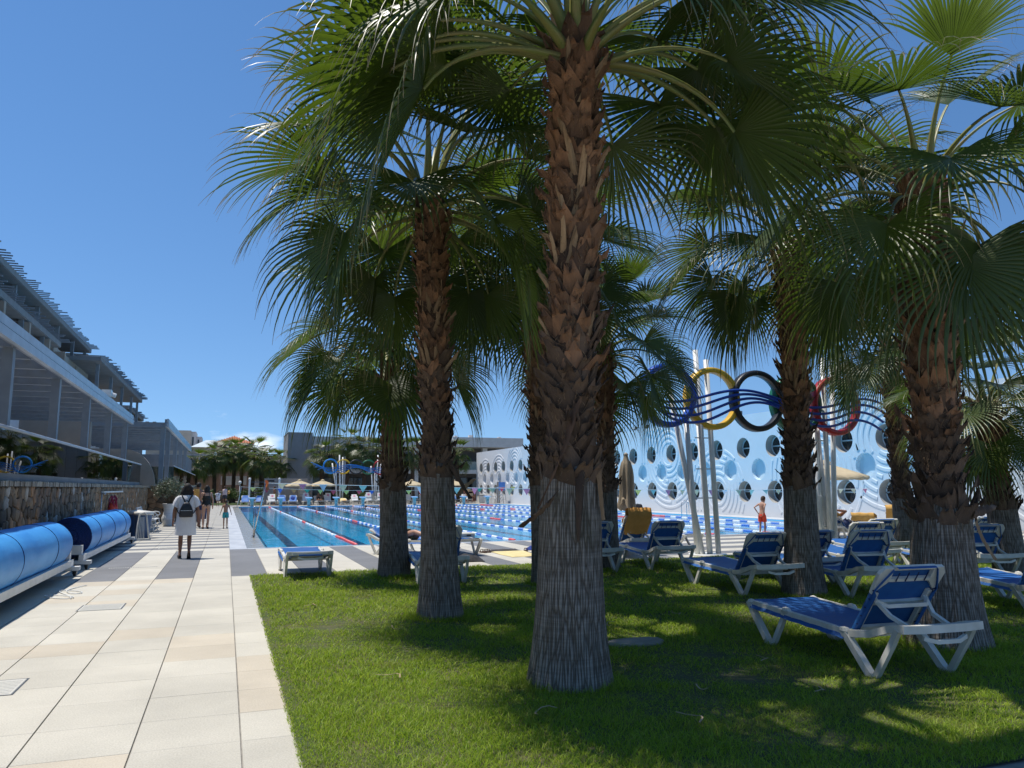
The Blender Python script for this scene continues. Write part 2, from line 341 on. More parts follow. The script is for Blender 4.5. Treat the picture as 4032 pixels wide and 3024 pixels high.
def wq(y0, y1, z0, z1):
    if y1 - y0 > .002: rw.add([(WX,y0,z0),(WX,y1,z0),(WX,y1,z1),(WX,y0,z1)], [(3,2,1,0)])
wq(WY0, WY1, 0, cellh[0]); wq(WY0, WY1, cellh[3], WT)
NS = 32
for r_ in range(3):
    hs = sorted(h for h in holes if h[2] == r_); z0, z1 = cellh[r_], cellh[r_+1]
    edges = [WY0] + [(hs[i][0]+hs[i+1][0])/2 for i in range(len(hs)-1)] + [WY1]
    for i, (hy, hzz, _) in enumerate(hs):
        y0, y1 = edges[i], edges[i+1]; cor = [math.atan2(b-hzz, a-hy) for a in (y0,y1) for b in (z0,z1)]
        angs = sorted([2*math.pi*k/NS - math.pi for k in range(NS)] + cor); m_ = len(angs); inn = []; outp = []; back = []
        dep = .46 if r_ != 1 else .22
        for a in angs:
            ca, sa = math.cos(a), math.sin(a); t = 1e9
            if ca > 1e-6: t = min(t, (y1-hy)/ca)
            if ca < -1e-6: t = min(t, (y0-hy)/ca)
            if sa > 1e-6: t = min(t, (z1-hzz)/sa)
            if sa < -1e-6: t = min(t, (z0-hzz)/sa)
            inn.append((WX, hy+HR*ca, hzz+HR*sa)); outp.append((WX, hy+t*ca, hzz+t*sa)); back.append((WX+dep, hy+HR*.97*ca, hzz+HR*.97*sa))
        rw.add(inn+outp, [(k, (k+1)%m_, m_+(k+1)%m_, m_+k) for k in range(m_)])
        (rv if r_ != 1 else rw).add(inn+back, [((k+1)%m_, k, m_+k, m_+(k+1)%m_) for k in range(m_)])
        rw.add(back, [tuple(range(m_-1,-1,-1))])
rw.box(WX+.001, WX+.4, WY0, WY1, WT-.002, WT+.03)
rw.add([(WX,WY0,0),(WX+.6,WY0,0),(WX+.6,WY0,WT),(WX,WY0,WT)], [(0,1,2,3)]).add([(WX,WY1,0),(WX+.6,WY1,0),(WX+.6,WY1,WT),(WX,WY1,WT)], [(3,2,1,0)])
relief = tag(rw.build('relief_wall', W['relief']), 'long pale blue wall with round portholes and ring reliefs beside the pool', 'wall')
mk('reveal', (.40,.39,.36), (.34,.33,.30), 3, .85); rv.build('porthole_reveal', W['reveal'], relief, True)
pg = MB().lathe([(HR*.86, 0),(HR*.86, .012)], 24); pg.v = [(z, x, y) for x, y, z in pg.v]; pgm = pg.mesh('pane', W['port_glass'])
ring = MB(); ring.tube([(-.01, HR*.9*math.cos(2*math.pi*k/24), HR*.9*math.sin(2*math.pi*k/24)) for k in range(24)], .032, 6, closed=True)
ring.box(-.035,-.002,-HR*.88,HR*.88,-.03,.03); rgm = ring.mesh('window_frame', W['port_frame'], True)
for (y, z, r_) in holes:
    if r_ == 1: continue
    wdw = obj('window', rgm, relief, (WX+.36, y, z)); obj('pane', pgm, wdw, (.004, 0, 0))
# concentric ring reliefs
def relief_ring(cy, cz, r, w, pr):
    b = MB(); N = max(24, int(r*40)); prev = None
    for k in range(N):
        a0, a1 = 2*math.pi*k/N, 2*math.pi*(k+1)/N; am = (a0+a1)/2
        y, z = cy+r*math.cos(am), cz+r*math.sin(am)
        if not (.25 < z < WT-.06 and 6 < y < WY1-.4): continue
        if any((y-hy)**2+(z-hz)**2 < (HR+.02+w*.6)**2 for hy, hz, _ in holes): continue
        if any((y-c2[0])**2+(z-c2[1])**2 < c2[2]**2 for c2 in GROUPS if (c2[0],c2[1]) != (cy,cz) and c2[3] > GR[0]): continue
        P = []
        for a in (a0, a1):
            for rr, dx in ((r-w/2,0),(r-w*.28,-pr),(r+w*.28,-pr),(r+w/2,0)): P.append((WX+dx+.001, cy+rr*math.cos(a), cz+rr*math.sin(a)))
        b.add(P, [(0,1,5,4),(1,2,6,5),(2,3,7,6),(0,3,2,1),(4,5,6,7)])
    if b.f: b.build('relief_ring', W['relief'], relief)
GROUPS = [(40.2,3.48,3.3,0),(35.3,1.25,2.5,1),(28.0,2.0,2.9,1),(23.7,3.48,2.9,0),(17.2,2.4,3.4,1),(66.7,3.48,2.2,0),(75.3,2.4,2.2,1),(71.2,2.4,2.3,0),(60.5,1.25,2.2,1),(11.5,3.4,2.6,0)]
for gq in GROUPS:
    GR = [gq[3]]; r = .72
    while r < gq[2]:
        relief_ring(gq[0], gq[1], r, .19, .028); r += .31
# floodlights on the wall top
for y in (46.5, 44.5, 43.0, 33.5, 30.2):
    t = thing('floodlight', 'small floodlight on top of the pale blue relief wall', 'floodlight', (WX+.2, y, WT+.03), 0, 'floodlights on the relief wall')
    MB().box(-.02,.02,-.12,.12,0,.1).build('bracket', W['dark_metal'], t); hb = MB().box(-.12,.1,-.17,.17,.08,.26).build('housing', W['dark_metal'], t)
    MB().box(-.128,-.121,-.15,.15,.1,.24).build('lens', W['port_frame'], hb)
# ------------------------------------------------------------------ fan palms
def leaf_mat():
    m = bpy.data.materials.new('palm_leaf'); m.use_nodes = True; n, l = m.node_tree.nodes, m.node_tree.links
    p = n['Principled BSDF']; p.inputs['Roughness'].default_value = .38; p.inputs['Specular IOR Level'].default_value = .55
    at = n.new('ShaderNodeAttribute'); at.attribute_name = 's'; oi = n.new('ShaderNodeObjectInfo')
    a = n.new('ShaderNodeMixRGB'); a.inputs[1].default_value = (.074,.108,.017,1); a.inputs[2].default_value = (.040,.066,.013,1); l.new(oi.outputs['Random'], a.inputs[0])
    dy_ = n.new('ShaderNodeMapRange'); dy_.inputs[1].default_value = .86; dy_.inputs[2].default_value = 1.0; dy_.inputs[4].default_value = .15; l.new(oi.outputs['Random'], dy_.inputs[0]); a0_ = a; a = n.new('ShaderNodeMixRGB'); a.inputs[2].default_value = (.20,.155,.05,1); l.new(dy_.outputs[0], a.inputs[0]); l.new(a0_.outputs[0], a.inputs[1])
    tc_ = n.new('ShaderNodeTexCoord'); ns = n.new('ShaderNodeTexNoise'); ns.inputs['Scale'].default_value = 5; l.new(tc_.outputs['Object'], ns.inputs[0])
    ad = n.new('ShaderNodeMath'); ad.operation = 'MULTIPLY_ADD'; ad.inputs[1].default_value = .5; l.new(ns.outputs[0], ad.inputs[0]); l.new(at.outputs['Fac'], ad.inputs[2])
    mr = n.new('ShaderNodeMapRange'); mr.inputs[1].default_value = .98; mr.inputs[2].default_value = 1.32; l.new(ad.outputs[0], mr.inputs[0])
    b = n.new('ShaderNodeMixRGB'); b.inputs[2].default_value = (.23,.165,.075,1); l.new(mr.outputs[0], b.inputs[0]); l.new(a.outputs[0], b.inputs[1]); l.new(b.outputs[0], p.inputs['Base Color'])
    tr = n.new('ShaderNodeBsdfTranslucent'); hs = n.new('ShaderNodeHueSaturation'); hs.inputs['Value'].default_value = 1.9; hs.inputs['Saturation'].default_value = 1.1; l.new(b.outputs[0], hs.inputs['Color']); l.new(hs.outputs[0], tr.inputs[0])
    ms = n.new('ShaderNodeMixShader'); ms.inputs[0].default_value = .34; l.new(p.outputs[0], ms.inputs[1]); l.new(tr.outputs[0], ms.inputs[2]); l.new(ms.outputs[0], n['Material Output'].inputs[0])
    return m
W['leaf'] = leaf_mat()
mk('petiole', (.15,.19,.05), (.20,.17,.055), 3, .45, stretch=(1,6,6))
mk('boot', (.225,.11,.052), (.085,.042,.022), 9, .75, .5, 45, stretch=(1,1,.3), ov=.5)
mk('stub', (.34,.22,.12), (.21,.12,.06), 9, .8, .5, 60, stretch=(1,1,.15), ov=.3)
mk('boot_old', (.135,.082,.05), (.05,.03,.02), 9, .85, .5, 45, stretch=(1,1,.25), ov=.3)
mk('fibre', (.30,.19,.10), (.17,.10,.055), 9, .9)
mk('core', (.085,.045,.025), (.045,.026,.016), 8, .95, .6, 30)
def bark_mat():
    m = bpy.data.materials.new('palm_bark'); m.use_nodes = True; n, l = m.node_tree.nodes, m.node_tree.links
    p = n['Principled BSDF']; p.inputs['Roughness'].default_value = .9; p.inputs['Specular IOR Level'].default_value = .2
    t = n.new('ShaderNodeTexCoord'); u = n.new('ShaderNodeUVMap')
    def tex(kind, sc, scale, det=4):
        mp_ = n.new('ShaderNodeMapping'); mp_.inputs['Scale'].default_value = sc; l.new(u.outputs[0], mp_.inputs[0])
        x = n.new('ShaderNodeTexNoise' if kind == 'n' else 'ShaderNodeTexVoronoi'); x.inputs['Scale'].default_value = scale; l.new(mp_.outputs[0], x.inputs[0])
        if kind == 'n': x.inputs['Detail'].default_value = det; return x.outputs[0]
        x.feature = 'DISTANCE_TO_EDGE'; return x.outputs[0]
    cr = tex('v', (74,3.6,1), 1); fine = tex('n', (60,12,1), 1, 6); rings = tex('n', (2.0,46,1), 1, 3); big = tex('n', (3,1.2,1), 1)
    def mr(i, a, b, c=0., d=1.):
        q = n.new('ShaderNodeMapRange'); q.inputs[1].default_value = a; q.inputs[2].default_value = b; q.inputs[3].default_value = c; q.inputs[4].default_value = d; l.new(i, q.inputs[0]); return q.outputs[0]
    def mth(op, a, b):
        q = n.new('ShaderNodeMath'); q.operation = op; l.new(a, q.inputs[0])
        if isinstance(b, float): q.inputs[1].default_value = b
        else: l.new(b, q.inputs[1])
        return q.outputs[0]
    crk = mr(cr, .0, .17)
    hgt = mth('ADD', mth('MULTIPLY', crk, .7), mth('ADD', mth('MULTIPLY', mr(rings, .35, .65), .22), mth('MULTIPLY', fine, .4)))
    rg_ = mr(rings, .36, .64, .80, 1.06); c1 = n.new('ShaderNodeMixRGB'); c1.inputs[1].default_value = (.22,.19,.16,1); c1.inputs[2].default_value = (.37,.325,.28,1); l.new(fine, c1.inputs[0])
    c2 = n.new('ShaderNodeMixRGB'); c2.blend_type = 'MULTIPLY'; c2.inputs[0].default_value = 1; l.new(c1.outputs[0], c2.inputs[1])
    cc = n.new('ShaderNodeMixRGB'); cc.inputs[1].default_value = (.38,.34,.30,1); cc.inputs[2].default_value = (1,1,1,1); l.new(crk, cc.inputs[0]); c4 = n.new('ShaderNodeMixRGB'); c4.blend_type = 'MULTIPLY'; c4.inputs[0].default_value = 1; l.new(cc.outputs[0], c4.inputs[1]); l.new(rg_, c4.inputs[2]); l.new(c4.outputs[0], c2.inputs[2])
    c3 = n.new('ShaderNodeMixRGB'); c3.inputs[2].default_value = (.055,.055,.03,1); l.new(mr(big, .56, .72, 0, .55), c3.inputs[0]); l.new(c2.outputs[0], c3.inputs[1]); l.new(c3.outputs[0], p.inputs['Base Color'])
    b = n.new('ShaderNodeBump'); b.inputs['Strength'].default_value = .9; b.inputs['Distance'].default_value = .014; l.new(hgt, b.inputs['Height']); l.new(b.outputs[0], p.inputs['Normal'])
    return m
W['bark'] = bark_mat()

def frond_pair(e, seed, N=44, Lp=1.05, Lb=1.12, hard=False):
    r = random.Random(seed); age = (80 - e) / 120.0
    ang = R(e); drop = R(22 + 45*math.cos(R(e))*(.6+.4*age)) if e > -25 else R(28)
    pts = [Vector((0,0,0))]; ns = 10; a = ang
    for i in range(ns):
        a = ang - drop*((i+1)/ns)**1.4
        pts.append(pts[-1] + Vector((math.cos(a), 0, math.sin(a)))*(Lp/ns))
    pet = MB(); vs = []; fs = []
    for i, p_ in enumerate(pts):
        t = (pts[min(i+1,ns)] - pts[max(i-1,0)]).normalized(); nn = Vector((-t.z, 0, t.x)); k = i/ns
        w = .034*(1-k)**2 + .019*(1-k*.35); h = .016*(1-.4*k)
        for (y, z) in ((-w,h*.5),(0,-h*.2),(w,h*.5),(w*.55,-h),(0,-h*1.35),(-w*.55,-h)): vs.append(p_ + Vector((0,y,0)) + nn*z)
        if i: fs += [((i-1)*6+q, (i-1)*6+(q+1)%6, i*6+(q+1)%6, i*6+q) for q in range(6)]
    fs.append((0,1,2,3,4,5)); pet.add(vs, fs)
    P0 = pts[-1]; a -= R(10); t = Vector((math.cos(a),0,math.sin(a))); nn = Vector((-math.sin(a),0,math.cos(a))); B = Vector((0,1,0))
    bl = MB(); S = (0,.16,.34,.5,.62,.74,.85,.93,1.0); at = []; span = R(122)
    fold = .22 + .25*r.random()
    for k in range(N):
        ph = -span + 2*span*(k+.5)/N + r.uniform(-.012,.012); dph = 2*span/N
        L = Lb*(.72+.28*math.cos(ph*.62))*r.uniform(.93,1.06)
        base_d = (t*math.cos(ph) + B*math.sin(ph) + nn*fold*abs(math.sin(ph))).normalized()
        wv = (-t*math.sin(ph) + B*math.cos(ph) + nn*fold*math.copysign(math.cos(ph), ph)*.9).normalized()
        if e > 68: base_d = (base_d + t*.8).normalized()
        d = base_d.copy(); p_ = P0.copy(); split = (.44 if e > 40 else .36) + r.uniform(-.06,.06); wm_ = split*L*dph/2*(.94 if e <= 68 else .68)
        droop = (1.2 + 2.7*age) * r.uniform(.7,1.4); vs = []; fs = []; tw = r.uniform(-.6,.6); side = Vector((r.uniform(-.16,.16), r.uniform(-.16,.16), 0))
        for i, s in enumerate(S):
            if i:
                ds = (S[i]-S[i-1])*L; q = max(0, s-.30)
                d = (d + Vector((0,0,-1))*droop*q*q*4.2*ds/L*1.0 + Vector((0,0,-1))*.08*ds + side*q*q*.5).normalized(); p_ = p_ + d*ds
            w = s*L*dph/2*(1.0 if e <= 68 else .75) if s <= split else wm_*max(0, 1-((s-split)/(1-split))**1.15)
            w = max(w, .0012); wz = wv - d*wv.dot(d)
            if wz.length < .1: wz = B.copy()
            wz.normalize(); nz_ = d.cross(wz).normalized()
            if s > split:
                q = tw*(s-split)/(1-split); wz = (wz*math.cos(q) + nz_*math.sin(q)).normalized(); nz_ = d.cross(wz).normalized()
            if nz_.z < 0 and s <= split: nz_ = -nz_
            vs += [p_ - wz*w, p_ + nz_*w*.55, p_ + wz*w]; at += [s + r.uniform(-.03,.03)]*3
            if i: b_ = 3*i; fs += [(b_-3,b_-2,b_+1,b_), (b_-2,b_-1,b_+2,b_+1)]
        bl.add(vs, fs)
        if k % 2 == 0:                                # hanging thread between two segments
            q0 = Vector(vs[3*5]); vs2 = []; dd = Vector((r.uniform(-.3,.3), r.uniform(-.3,.3), -1)).normalized()
            for i in range(5):
                vs2 += [q0 + Vector((0,.0016*(1-i/5),0)), q0 - Vector((0,.0016*(1-i/5),0))]; q0 = q0 + dd*.07*r.uniform(.6,1.3); dd = (dd + Vector((r.uniform(-.7,.7), r.uniform(-.7,.7), -.3))).normalized()
            bl.add(vs2, [(2*i,2*i+1,2*i+3,2*i+2) for i in range(4)]); at += [1.6]*10
    bl.at.append(('s', at))
    return bl.mesh('frond', W['leaf'], True), pet.mesh('petiole', W['petiole'], True)
ELEV = (80, 66, 52, 38, 22, 6, -12, -32, -52)
FR = {}
for e in ELEV:
    for s in range(2): FR[(e, s)] = frond_pair(e, 100*s + e + 500)
FRF = {e: frond_pair(e, 900+e, N=22) for e in ELEV[::2]}

def boot_mesh(seed, stub=False, old=False):
    r = random.Random(seed); b = MB(); nc, nr = 4, 4; front = []; back = []
    w0 = .092 if not stub else .03; H = r.uniform(.17,.25) if not stub else r.uniform(.26,.40); tilt_ = r.uniform(.18,.50) if not stub else r.uniform(.05,.3)
    tops = [r.uniform(.68,1.08) for _ in range(nc)]
    if not stub:
        kd = r.random()
        tops = [.72,1.08,.98,.62] if kd < .35 else ([.62,.95,1.1,.75] if kd < .7 else [1.05,.78,.72,1.02]); tops = [q*r.uniform(.9,1.1) for q in tops]
    for i in range(nr):
        t = i/(nr-1); row = []; rb = []
        for k in range(nc):
            x = (k/(nc-1)-.5)*2; wz = w0*(1-(.62 if not stub else .3)*t**1.4) * (1.1 if i == 0 else 1)
            z = H*t*(tops[k] if i == nr-1 else 1) - .02; y = .004 + tilt_*H*t**1.5*.55 - .018*x*x*(1-t*.4) + (r.uniform(-.006,.006) if i else 0)
            if i == nr-1: y += r.uniform(-.01,.02)
            row.append((x*wz, y, z)); rb.append((x*wz*.97, y-.012*(1-t*.55), z))
        front.append(row); back.append(rb)
    n = nc
    b.grid([rw_[::-1] for rw_ in front]); b.grid(back)
    for i in range(nr-1):
        b.add([front[i][0], front[i+1][0], back[i+1][0], back[i][0]], [(0,1,2,3)]); b.add([front[i][-1], front[i+1][-1], back[i+1][-1], back[i][-1]], [(3,2,1,0)])
    b.grid([front[-1], back[-1]])
    return b.mesh('leaf_base', W['stub'] if stub else (W['boot_old'] if old else W['boot']))
BOOTS = [boot_mesh(i) for i in range(7)]; OLD = [boot_mesh(20+i, old=True) for i in range(5)]; STUBS = [boot_mesh(40+i, True) for i in range(4)]

def trunk_path(base, top, lean=0.0):
    def f(z):
        t = z/top[2]; s = t*t*(3-2*t)*lean + t*(1-lean)
        return (top[0]-base[0])*s, (top[1]-base[1])*s
    return f
def trunk_mesh(f, prof, H, n, m, uvs=True, jit=0.0, seed=1):
    r = random.Random(seed); b = MB(); zs = []
    z = -.06
    while z < H: zs.append(z); z += .09 if n > 20 else .35
    zs.append(H); ph = [r.uniform(0,6.28) for _ in range(4)]
    vs = []
    for z in zs:
        cx_, cy_ = f(max(z,0)); rr = prof(max(z,0))
        for k in range(n):
            a = 2*math.pi*k/n; q = rr*(1 + jit*(math.sin(3*a+ph[0]+z*1.3)*.35 + math.sin(5*a+ph[1]-z*.9)*.3 + math.sin(17*a+ph[2]+z*.6)*.22 + math.sin(29*a+ph[3]-z)*.15*max(0,1-z)))
            vs.append((cx_+q*math.cos(a), cy_+q*math.sin(a), z))
    fs = [((i-1)*n+k, (i-1)*n+(k+1)%n, i*n+(k+1)%n, i*n+k) for i in range(1,len(zs)) for k in range(n)] + [tuple((len(zs)-1)*n+k for k in range(n))]
    b.add(vs, fs); me = b.mesh('trunk', m, True)
    uv = me.uv_layers.new(name='UVMap')
    for p_ in me.polygons:
        for li, vi in zip(p_.loop_indices, p_.vertices):
            k = vi % n; i = vi // n; kk = k
            if k == 0 and len(p_.vertices) == 4 and any(v % n == n-1 for v in p_.vertices): kk = n
            uv.data[li].uv = (kk/n, zs[i])
    return me

def palm(name, label, base, top, r0, r1, r2, bare, nf, fscale, seed, group, extra=(), near=True, skip=0, boots=True, emin=-20, husks=(), clear=False):
    r = random.Random(seed); root = thing(name, label, 'palm tree', (base[0], base[1], 0), 0, group)
    H = top[2]; f = trunk_path(base, top, .3)
    def prof(z):
        if z < bare: q = r1 + (r0-r1)*math.exp(-z/.42)*.85 + (r0-r1)*.15*(1-z/bare)
        else: u_ = min(1,(z-bare)/max(.2,H-bare)); q = (r1*.82 + (r2-r1*.82)*u_) + r1*.17*math.exp(-(z-bare)/.16)
        return q
    nn = 56 if near else 14
    if near:
        lower = lambda z: prof(z)
        tr = obj('trunk', trunk_mesh(f, prof, bare+.1, nn, W['bark'], jit=.028, seed=seed), root)
        up = MB(); zs = [bare+.02 + (H-bare)*i/14 for i in range(15)]
        up.loft([[(f(z)[0]+prof(z)*.9*math.cos(2*math.pi*k/16), f(z)[1]+prof(z)*.9*math.sin(2*math.pi*k/16), z) for k in range(16)] for z in zs])
        upper = up.build('fibrous_trunk', W['core'], root, True)
    else:
        tr = obj('trunk', trunk_mesh(f, lambda z: prof(z)*(1+.06*math.sin(z*9)), H, nn, W['boot_old']), root); upper = tr
    if near and boots:
        z = bare - .06; i = 0; cnt = 0; dz = .108; per = 11; away = MB()
        fb = MB(); fr_ = random.Random(seed+5)
        while z < H - .05:
            for j in range(per):
                a = 2*math.pi*(j + .5*(i % 2) + .18*i)/per + r.uniform(-.12,.12); zz = z + r.uniform(-.035,.035); cx_, cy_ = f(max(zz,0)); q = prof(zz)*(1.0 if z < bare+.08 else .86 if (z-bare)/(H-bare) < .35 else .90)
                u = r.random(); tfrac = (z-bare)/(H-bare)
                if tfrac > .25 and u < .22: me = r.choice(STUBS)
                elif tfrac < .2 or (tfrac < .42 and u < .5): me = r.choice(OLD)
                else: me = r.choice(BOOTS)
                k = r.uniform(.72,1.12)*(r1/.24)**.5
                lc_, rt_, sc_ = (cx_+q*math.cos(a), cy_+q*math.sin(a), zz), (r.uniform(-.42,.16), r.uniform(-.38,.38), a-math.pi/2), (k*1.0, k, k*r.uniform(.85,1.2))
                if cnt >= 296 or math.cos(a)*base[0]+math.sin(a)*base[1] > .25*math.hypot(*base):
                    mm_ = Matrix.LocRotScale(Vector(lc_), Euler(rt_), Vector(sc_)); away.add([mm_ @ v_.co for v_ in me.vertices], [list(p_.vertices) for p_ in me.polygons], 0 if me in BOOTS else (1 if me in OLD else 2)); continue
                obj('leaf_base', me, upper, lc_, rt_, sc_); cnt += 1
                for _ in range(6):                    # loose fibre strands
                    a2 = a + fr_.uniform(-.3,.3); p_ = Vector((cx_+q*math.cos(a2), cy_+q*math.sin(a2), zz+fr_.uniform(-.05,.1))); d = Vector((math.cos(a2), math.sin(a2), fr_.uniform(-.8,.8))); vs = []
                    sd_ = Vector((-math.sin(a2), math.cos(a2), 0))*.0018
                    for s_ in range(5):
                        vs += [p_-sd_, p_+sd_]; d = (d.normalized() + Vector((fr_.uniform(-.8,.8), fr_.uniform(-.8,.8), fr_.uniform(-1.0,.6)))).normalized(); p_ = p_ + d*fr_.uniform(.015,.04)
                    fb.add(vs, [(2*s_,2*s_+1,2*s_+3,2*s_+2) for s_ in range(4)])
            z += dz; i += 1
        stuff(fb.build('fibre', W['fibre'], upper)); stuff(away.build('leaf_bases', [W['boot'], W['boot_old'], W['stub']], upper))
    for (za, zb, a0, a1, out, ln, mm) in husks:       # torn dry leaf bases hanging off the trunk
        hb = MB(); rows = []; n_ = 14
        for i in range(n_):
            u = i/(n_-1); a = a0+(a1-a0)*u; z = za+(zb-za)*u; cx_, cy_ = f(max(z,0)); q = prof(z)+.02+out*u**1.6; w_ = .055*ln*(1-.75*u**2)+.004; row = []
            for k_ in range(5):
                v = k_/4*2-1; cu = .025*(1-v*v)*(1 if i % 2 else .8); row.append((cx_+(q+cu)*math.cos(a)-math.sin(a)*w_*v*.5, cy_+(q+cu)*math.sin(a)+math.cos(a)*w_*v*.5, z+w_*v*.8+.008*math.sin(i*2+k_)))
            rows.append(row)
        hb.grid(rows); hb.build('dry_husk', W[mm], upper, True)
    # crown
    spec = []
    for i in range(nf):
        if i < skip: continue
        t = i/(nf-1); e = 82 - (82-emin)*t**.9 + r.uniform(-8,8); spec.append((i*2.39996 + r.uniform(-.2,.2) + seed, e, r.uniform(.86,1.1), t))
    spec += [(R(az), e, s, .8) for az, e, s in extra]
    ca_ = math.atan2(-base[1], -base[0])
    for (az, e, s, t) in spec:
        if clear and e < 16 and abs((az-ca_+math.pi) % (2*math.pi) - math.pi) < R(36): continue
        ev = min(ELEV if near else ELEV[::2], key=lambda q: abs(q-e)); pair = FR[(ev, r.randint(0,1))] if near else FRF[ev]
        cx_, cy_ = top[0]-base[0], top[1]-base[1]; rr = r2*.55
        fo = obj('frond', pair[0], root, (cx_+rr*math.cos(az), cy_+rr*math.sin(az), H + .12 - .42*t), (r.uniform(-.12,.12), R(ev-e)*.6, az), fscale*s)
        obj('petiole', pair[1], fo)
    return root
GN = 'tall fan palms growing on the lawn'
palm('fan_palm', 'tallest fan palm with thick flared grey base, alone nearest the paved path corner', (2.55,5.62), (2.68,5.6,5.35), .345, .238, .215, 1.62, 25, 1.28, 11, GN, clear=True, emin=18, husks=((2.15,1.35,R(255),R(205),.10,1.9,'boot'),(1.45,1.2,R(222),R(182),.16,1.0,'boot_old'),(1.7,1.25,R(300),R(305),.02,.9,'stub'),(1.62,1.1,R(262),R(258),.02,1.3,'boot_old')), extra=((168,16,1.15),(188,2,1.1),(8,14,1.15),(-14,4,1.1),(30,30,1.1),(150,30,1.1)))
palm('fan_palm', 'fan palm on the lawn with the second trunk from the paved path, mossy dark patch', (2.40,8.88), (2.22,8.9,5.05), .285, .195, .19, 1.72, 36, 1.22, 23, GN, clear=True, husks=((1.85,1.38,R(-60),R(-20),.16,.8,'boot_old'),(1.36,1.60,R(-22),R(-4),.24,.9,'stub')))
palm('fan_palm', 'shortest fan palm at the lawn corner beside the flat sun lounger', (2.73,13.1), (2.60,13.2,4.15), .29, .22, .17, 1.55, 24, 1.15, 31, GN, emin=-4, extra=((252,-24,.95),(200,-12,1.05),(178,0,1.1)))
palm('fan_palm', 'slim fan palm standing directly behind the tallest palm', (4.74,11.3), (4.58,11.3,5.1), .23, .19, .18, 1.6, 30, 1.15, 47, GN, clear=True)
palm('fan_palm', 'fan palm at the lawn edge behind the tallest palm, by the closed parasol', (6.76,13.1), (6.82,13.2,4.25), .25, .20, .18, 1.5, 28, 1.1, 53, GN, clear=True)
palm('fan_palm', 'fan palm rising between the two blue loungers and the ring sculpture', (7.62,8.85), (7.72,8.9,5.1), .32, .215, .20, 1.55, 30, 1.12, 61, GN, clear=True)
palm('fan_palm', 'stout fan palm right behind the large sunlit blue lounger', (6.50,5.62), (6.62,5.62,4.6), .40, .26, .235, 1.25, 25, 1.06, 71, GN, husks=((1.24,1.30,R(-70),R(-15),.30,1.1,'boot_old'),(1.2,.8,R(-40),R(-28),.16,1.1,'stub')), extra=((232,-42,1.05),(100,60,1.0)))
palm('fan_palm', 'short fan palm at the far end of the lawn before the relief wall', (12.15,9.2), (11.9,9.2,2.85), .28, .22, .18, 1.2, 28, .9, 83, GN)
palm('fan_palm', 'fan palm behind the stout palm, low crown against the relief wall', (13.6,12.6), (13.5,12.6,4.6), .26, .2, .18, 1.3, 28, .95, 95, GN, boots=True)
GF = 'fan palms standing beyond the far end of the pool'
fars = [(9.0,79,4.5),(11.7,81,6.1),(13.2,79.5,5.2),(14.5,80.5,5.0),(16.2,80,4.9),(18.5,80,5.1),(23.5,80,4.9),(.7,86,5.0),(2.6,87,5.3),(-1.1,85,4.6),(-3.0,84,4.0),(5.3,86,4.0),(-.2,90,5.0),(4.0,90,4.4),(3.3,83,4.2),(1.6,92,5.2)]
fl = ['in front of the grey tower wall beside the far ring sculpture','tallest one, its crown rising above the long roof behind the far rings','between the yellow and black far rings','behind the green far ring','behind the red far ring','standing before the dark ground floor of the long building','before the balcony at the end of the relief wall','directly below the terracotta roof','in front of the terracotta roof corner','under the pale metal roof','beside the far pergola, low crown','squeezed against the grey tower wall','deep in the group below the terracotta roof','behind the others next to the tower','in the middle of the group beside the path end','at the back of the group below the terracotta hip']
for i, (x, y, z) in enumerate(fars):
    palm('fan_palm', 'distant fan palm ' + fl[i], (x,y), (x+rnd.uniform(-.2,.2),y,z), .30, .24, .2, .8, 26, 1.08, 200+i, GF, near=False)
# ------------------------------------------------------------------ stone retaining wall on the path side
mk('stone', (.24,.165,.095), (.13,.092,.058), 5, .85, .6, 22, ov=.42)
mk('stone_b', (.35,.20,.10), (.22,.13,.07), 5, .85, .6, 22, ov=.3)
mk('stone_c', (.42,.38,.32), (.30,.26,.21), 5, .85, .6, 22, ov=.3)
mk('joint', (.10,.085,.065), (.06,.05,.04), 9, .95, .6, 40)
RX = -3.35
rwall = thing('retaining_wall', 'rough brown rubble stone wall with upright coping stones behind the blue rollers', 'wall', (0,0,0))
MB().box(RX-.5, RX-.02, 4, 38.8, -.05, 1.54).box(RX-.02, -1.2, 38.82, 39.3, -.05, 1.54).build('core', W['joint'], rwall)
def vor_stones(u0, u1, v0, v1, su, sv, seed):
    r = random.Random(seed); nu, nv = max(1, round((u1-u0)/su)), max(1, round((v1-v0)/sv)); P = {}
    for i in range(-1, nu+1):
        for j in range(-1, nv+1):
            P[i,j] = (u0+(i+.5+.25*(j%2)+r.uniform(-.36,.36))*(u1-u0)/nu, v0+(j+.5+r.uniform(-.34,.34))*(v1-v0)/nv)
    out = []
    for i in range(nu):
        for j in range(nv):
            p = P[i,j]; poly = [(u0,v0),(u1,v0),(u1,v1),(u0,v1)]
            for di in (-2,-1,0,1,2):
                for dj in (-2,-1,0,1,2):
                    q = P.get((i+di,j+dj))
                    if q is None or (di == 0 and dj == 0): continue
                    mx_, my_ = (p[0]+q[0])/2, (p[1]+q[1])/2; nx, ny = q[0]-p[0], q[1]-p[1]; new = []
                    for k in range(len(poly)):
                        a, b = poly[k-1], poly[k]; da = (a[0]-mx_)*nx+(a[1]-my_)*ny; db = (b[0]-mx_)*nx+(b[1]-my_)*ny
                        if da <= 0: new.append(a) if not new or new[-1] != a else None
                        if (da < 0) != (db < 0):
                            t = da/(da-db); new.append((a[0]+(b[0]-a[0])*t, a[1]+(b[1]-a[1])*t))
                    poly = new
                    if len(poly) < 3: break
                if len(poly) < 3: break
            if len(poly) >= 3: out.append((p, poly))
    return out
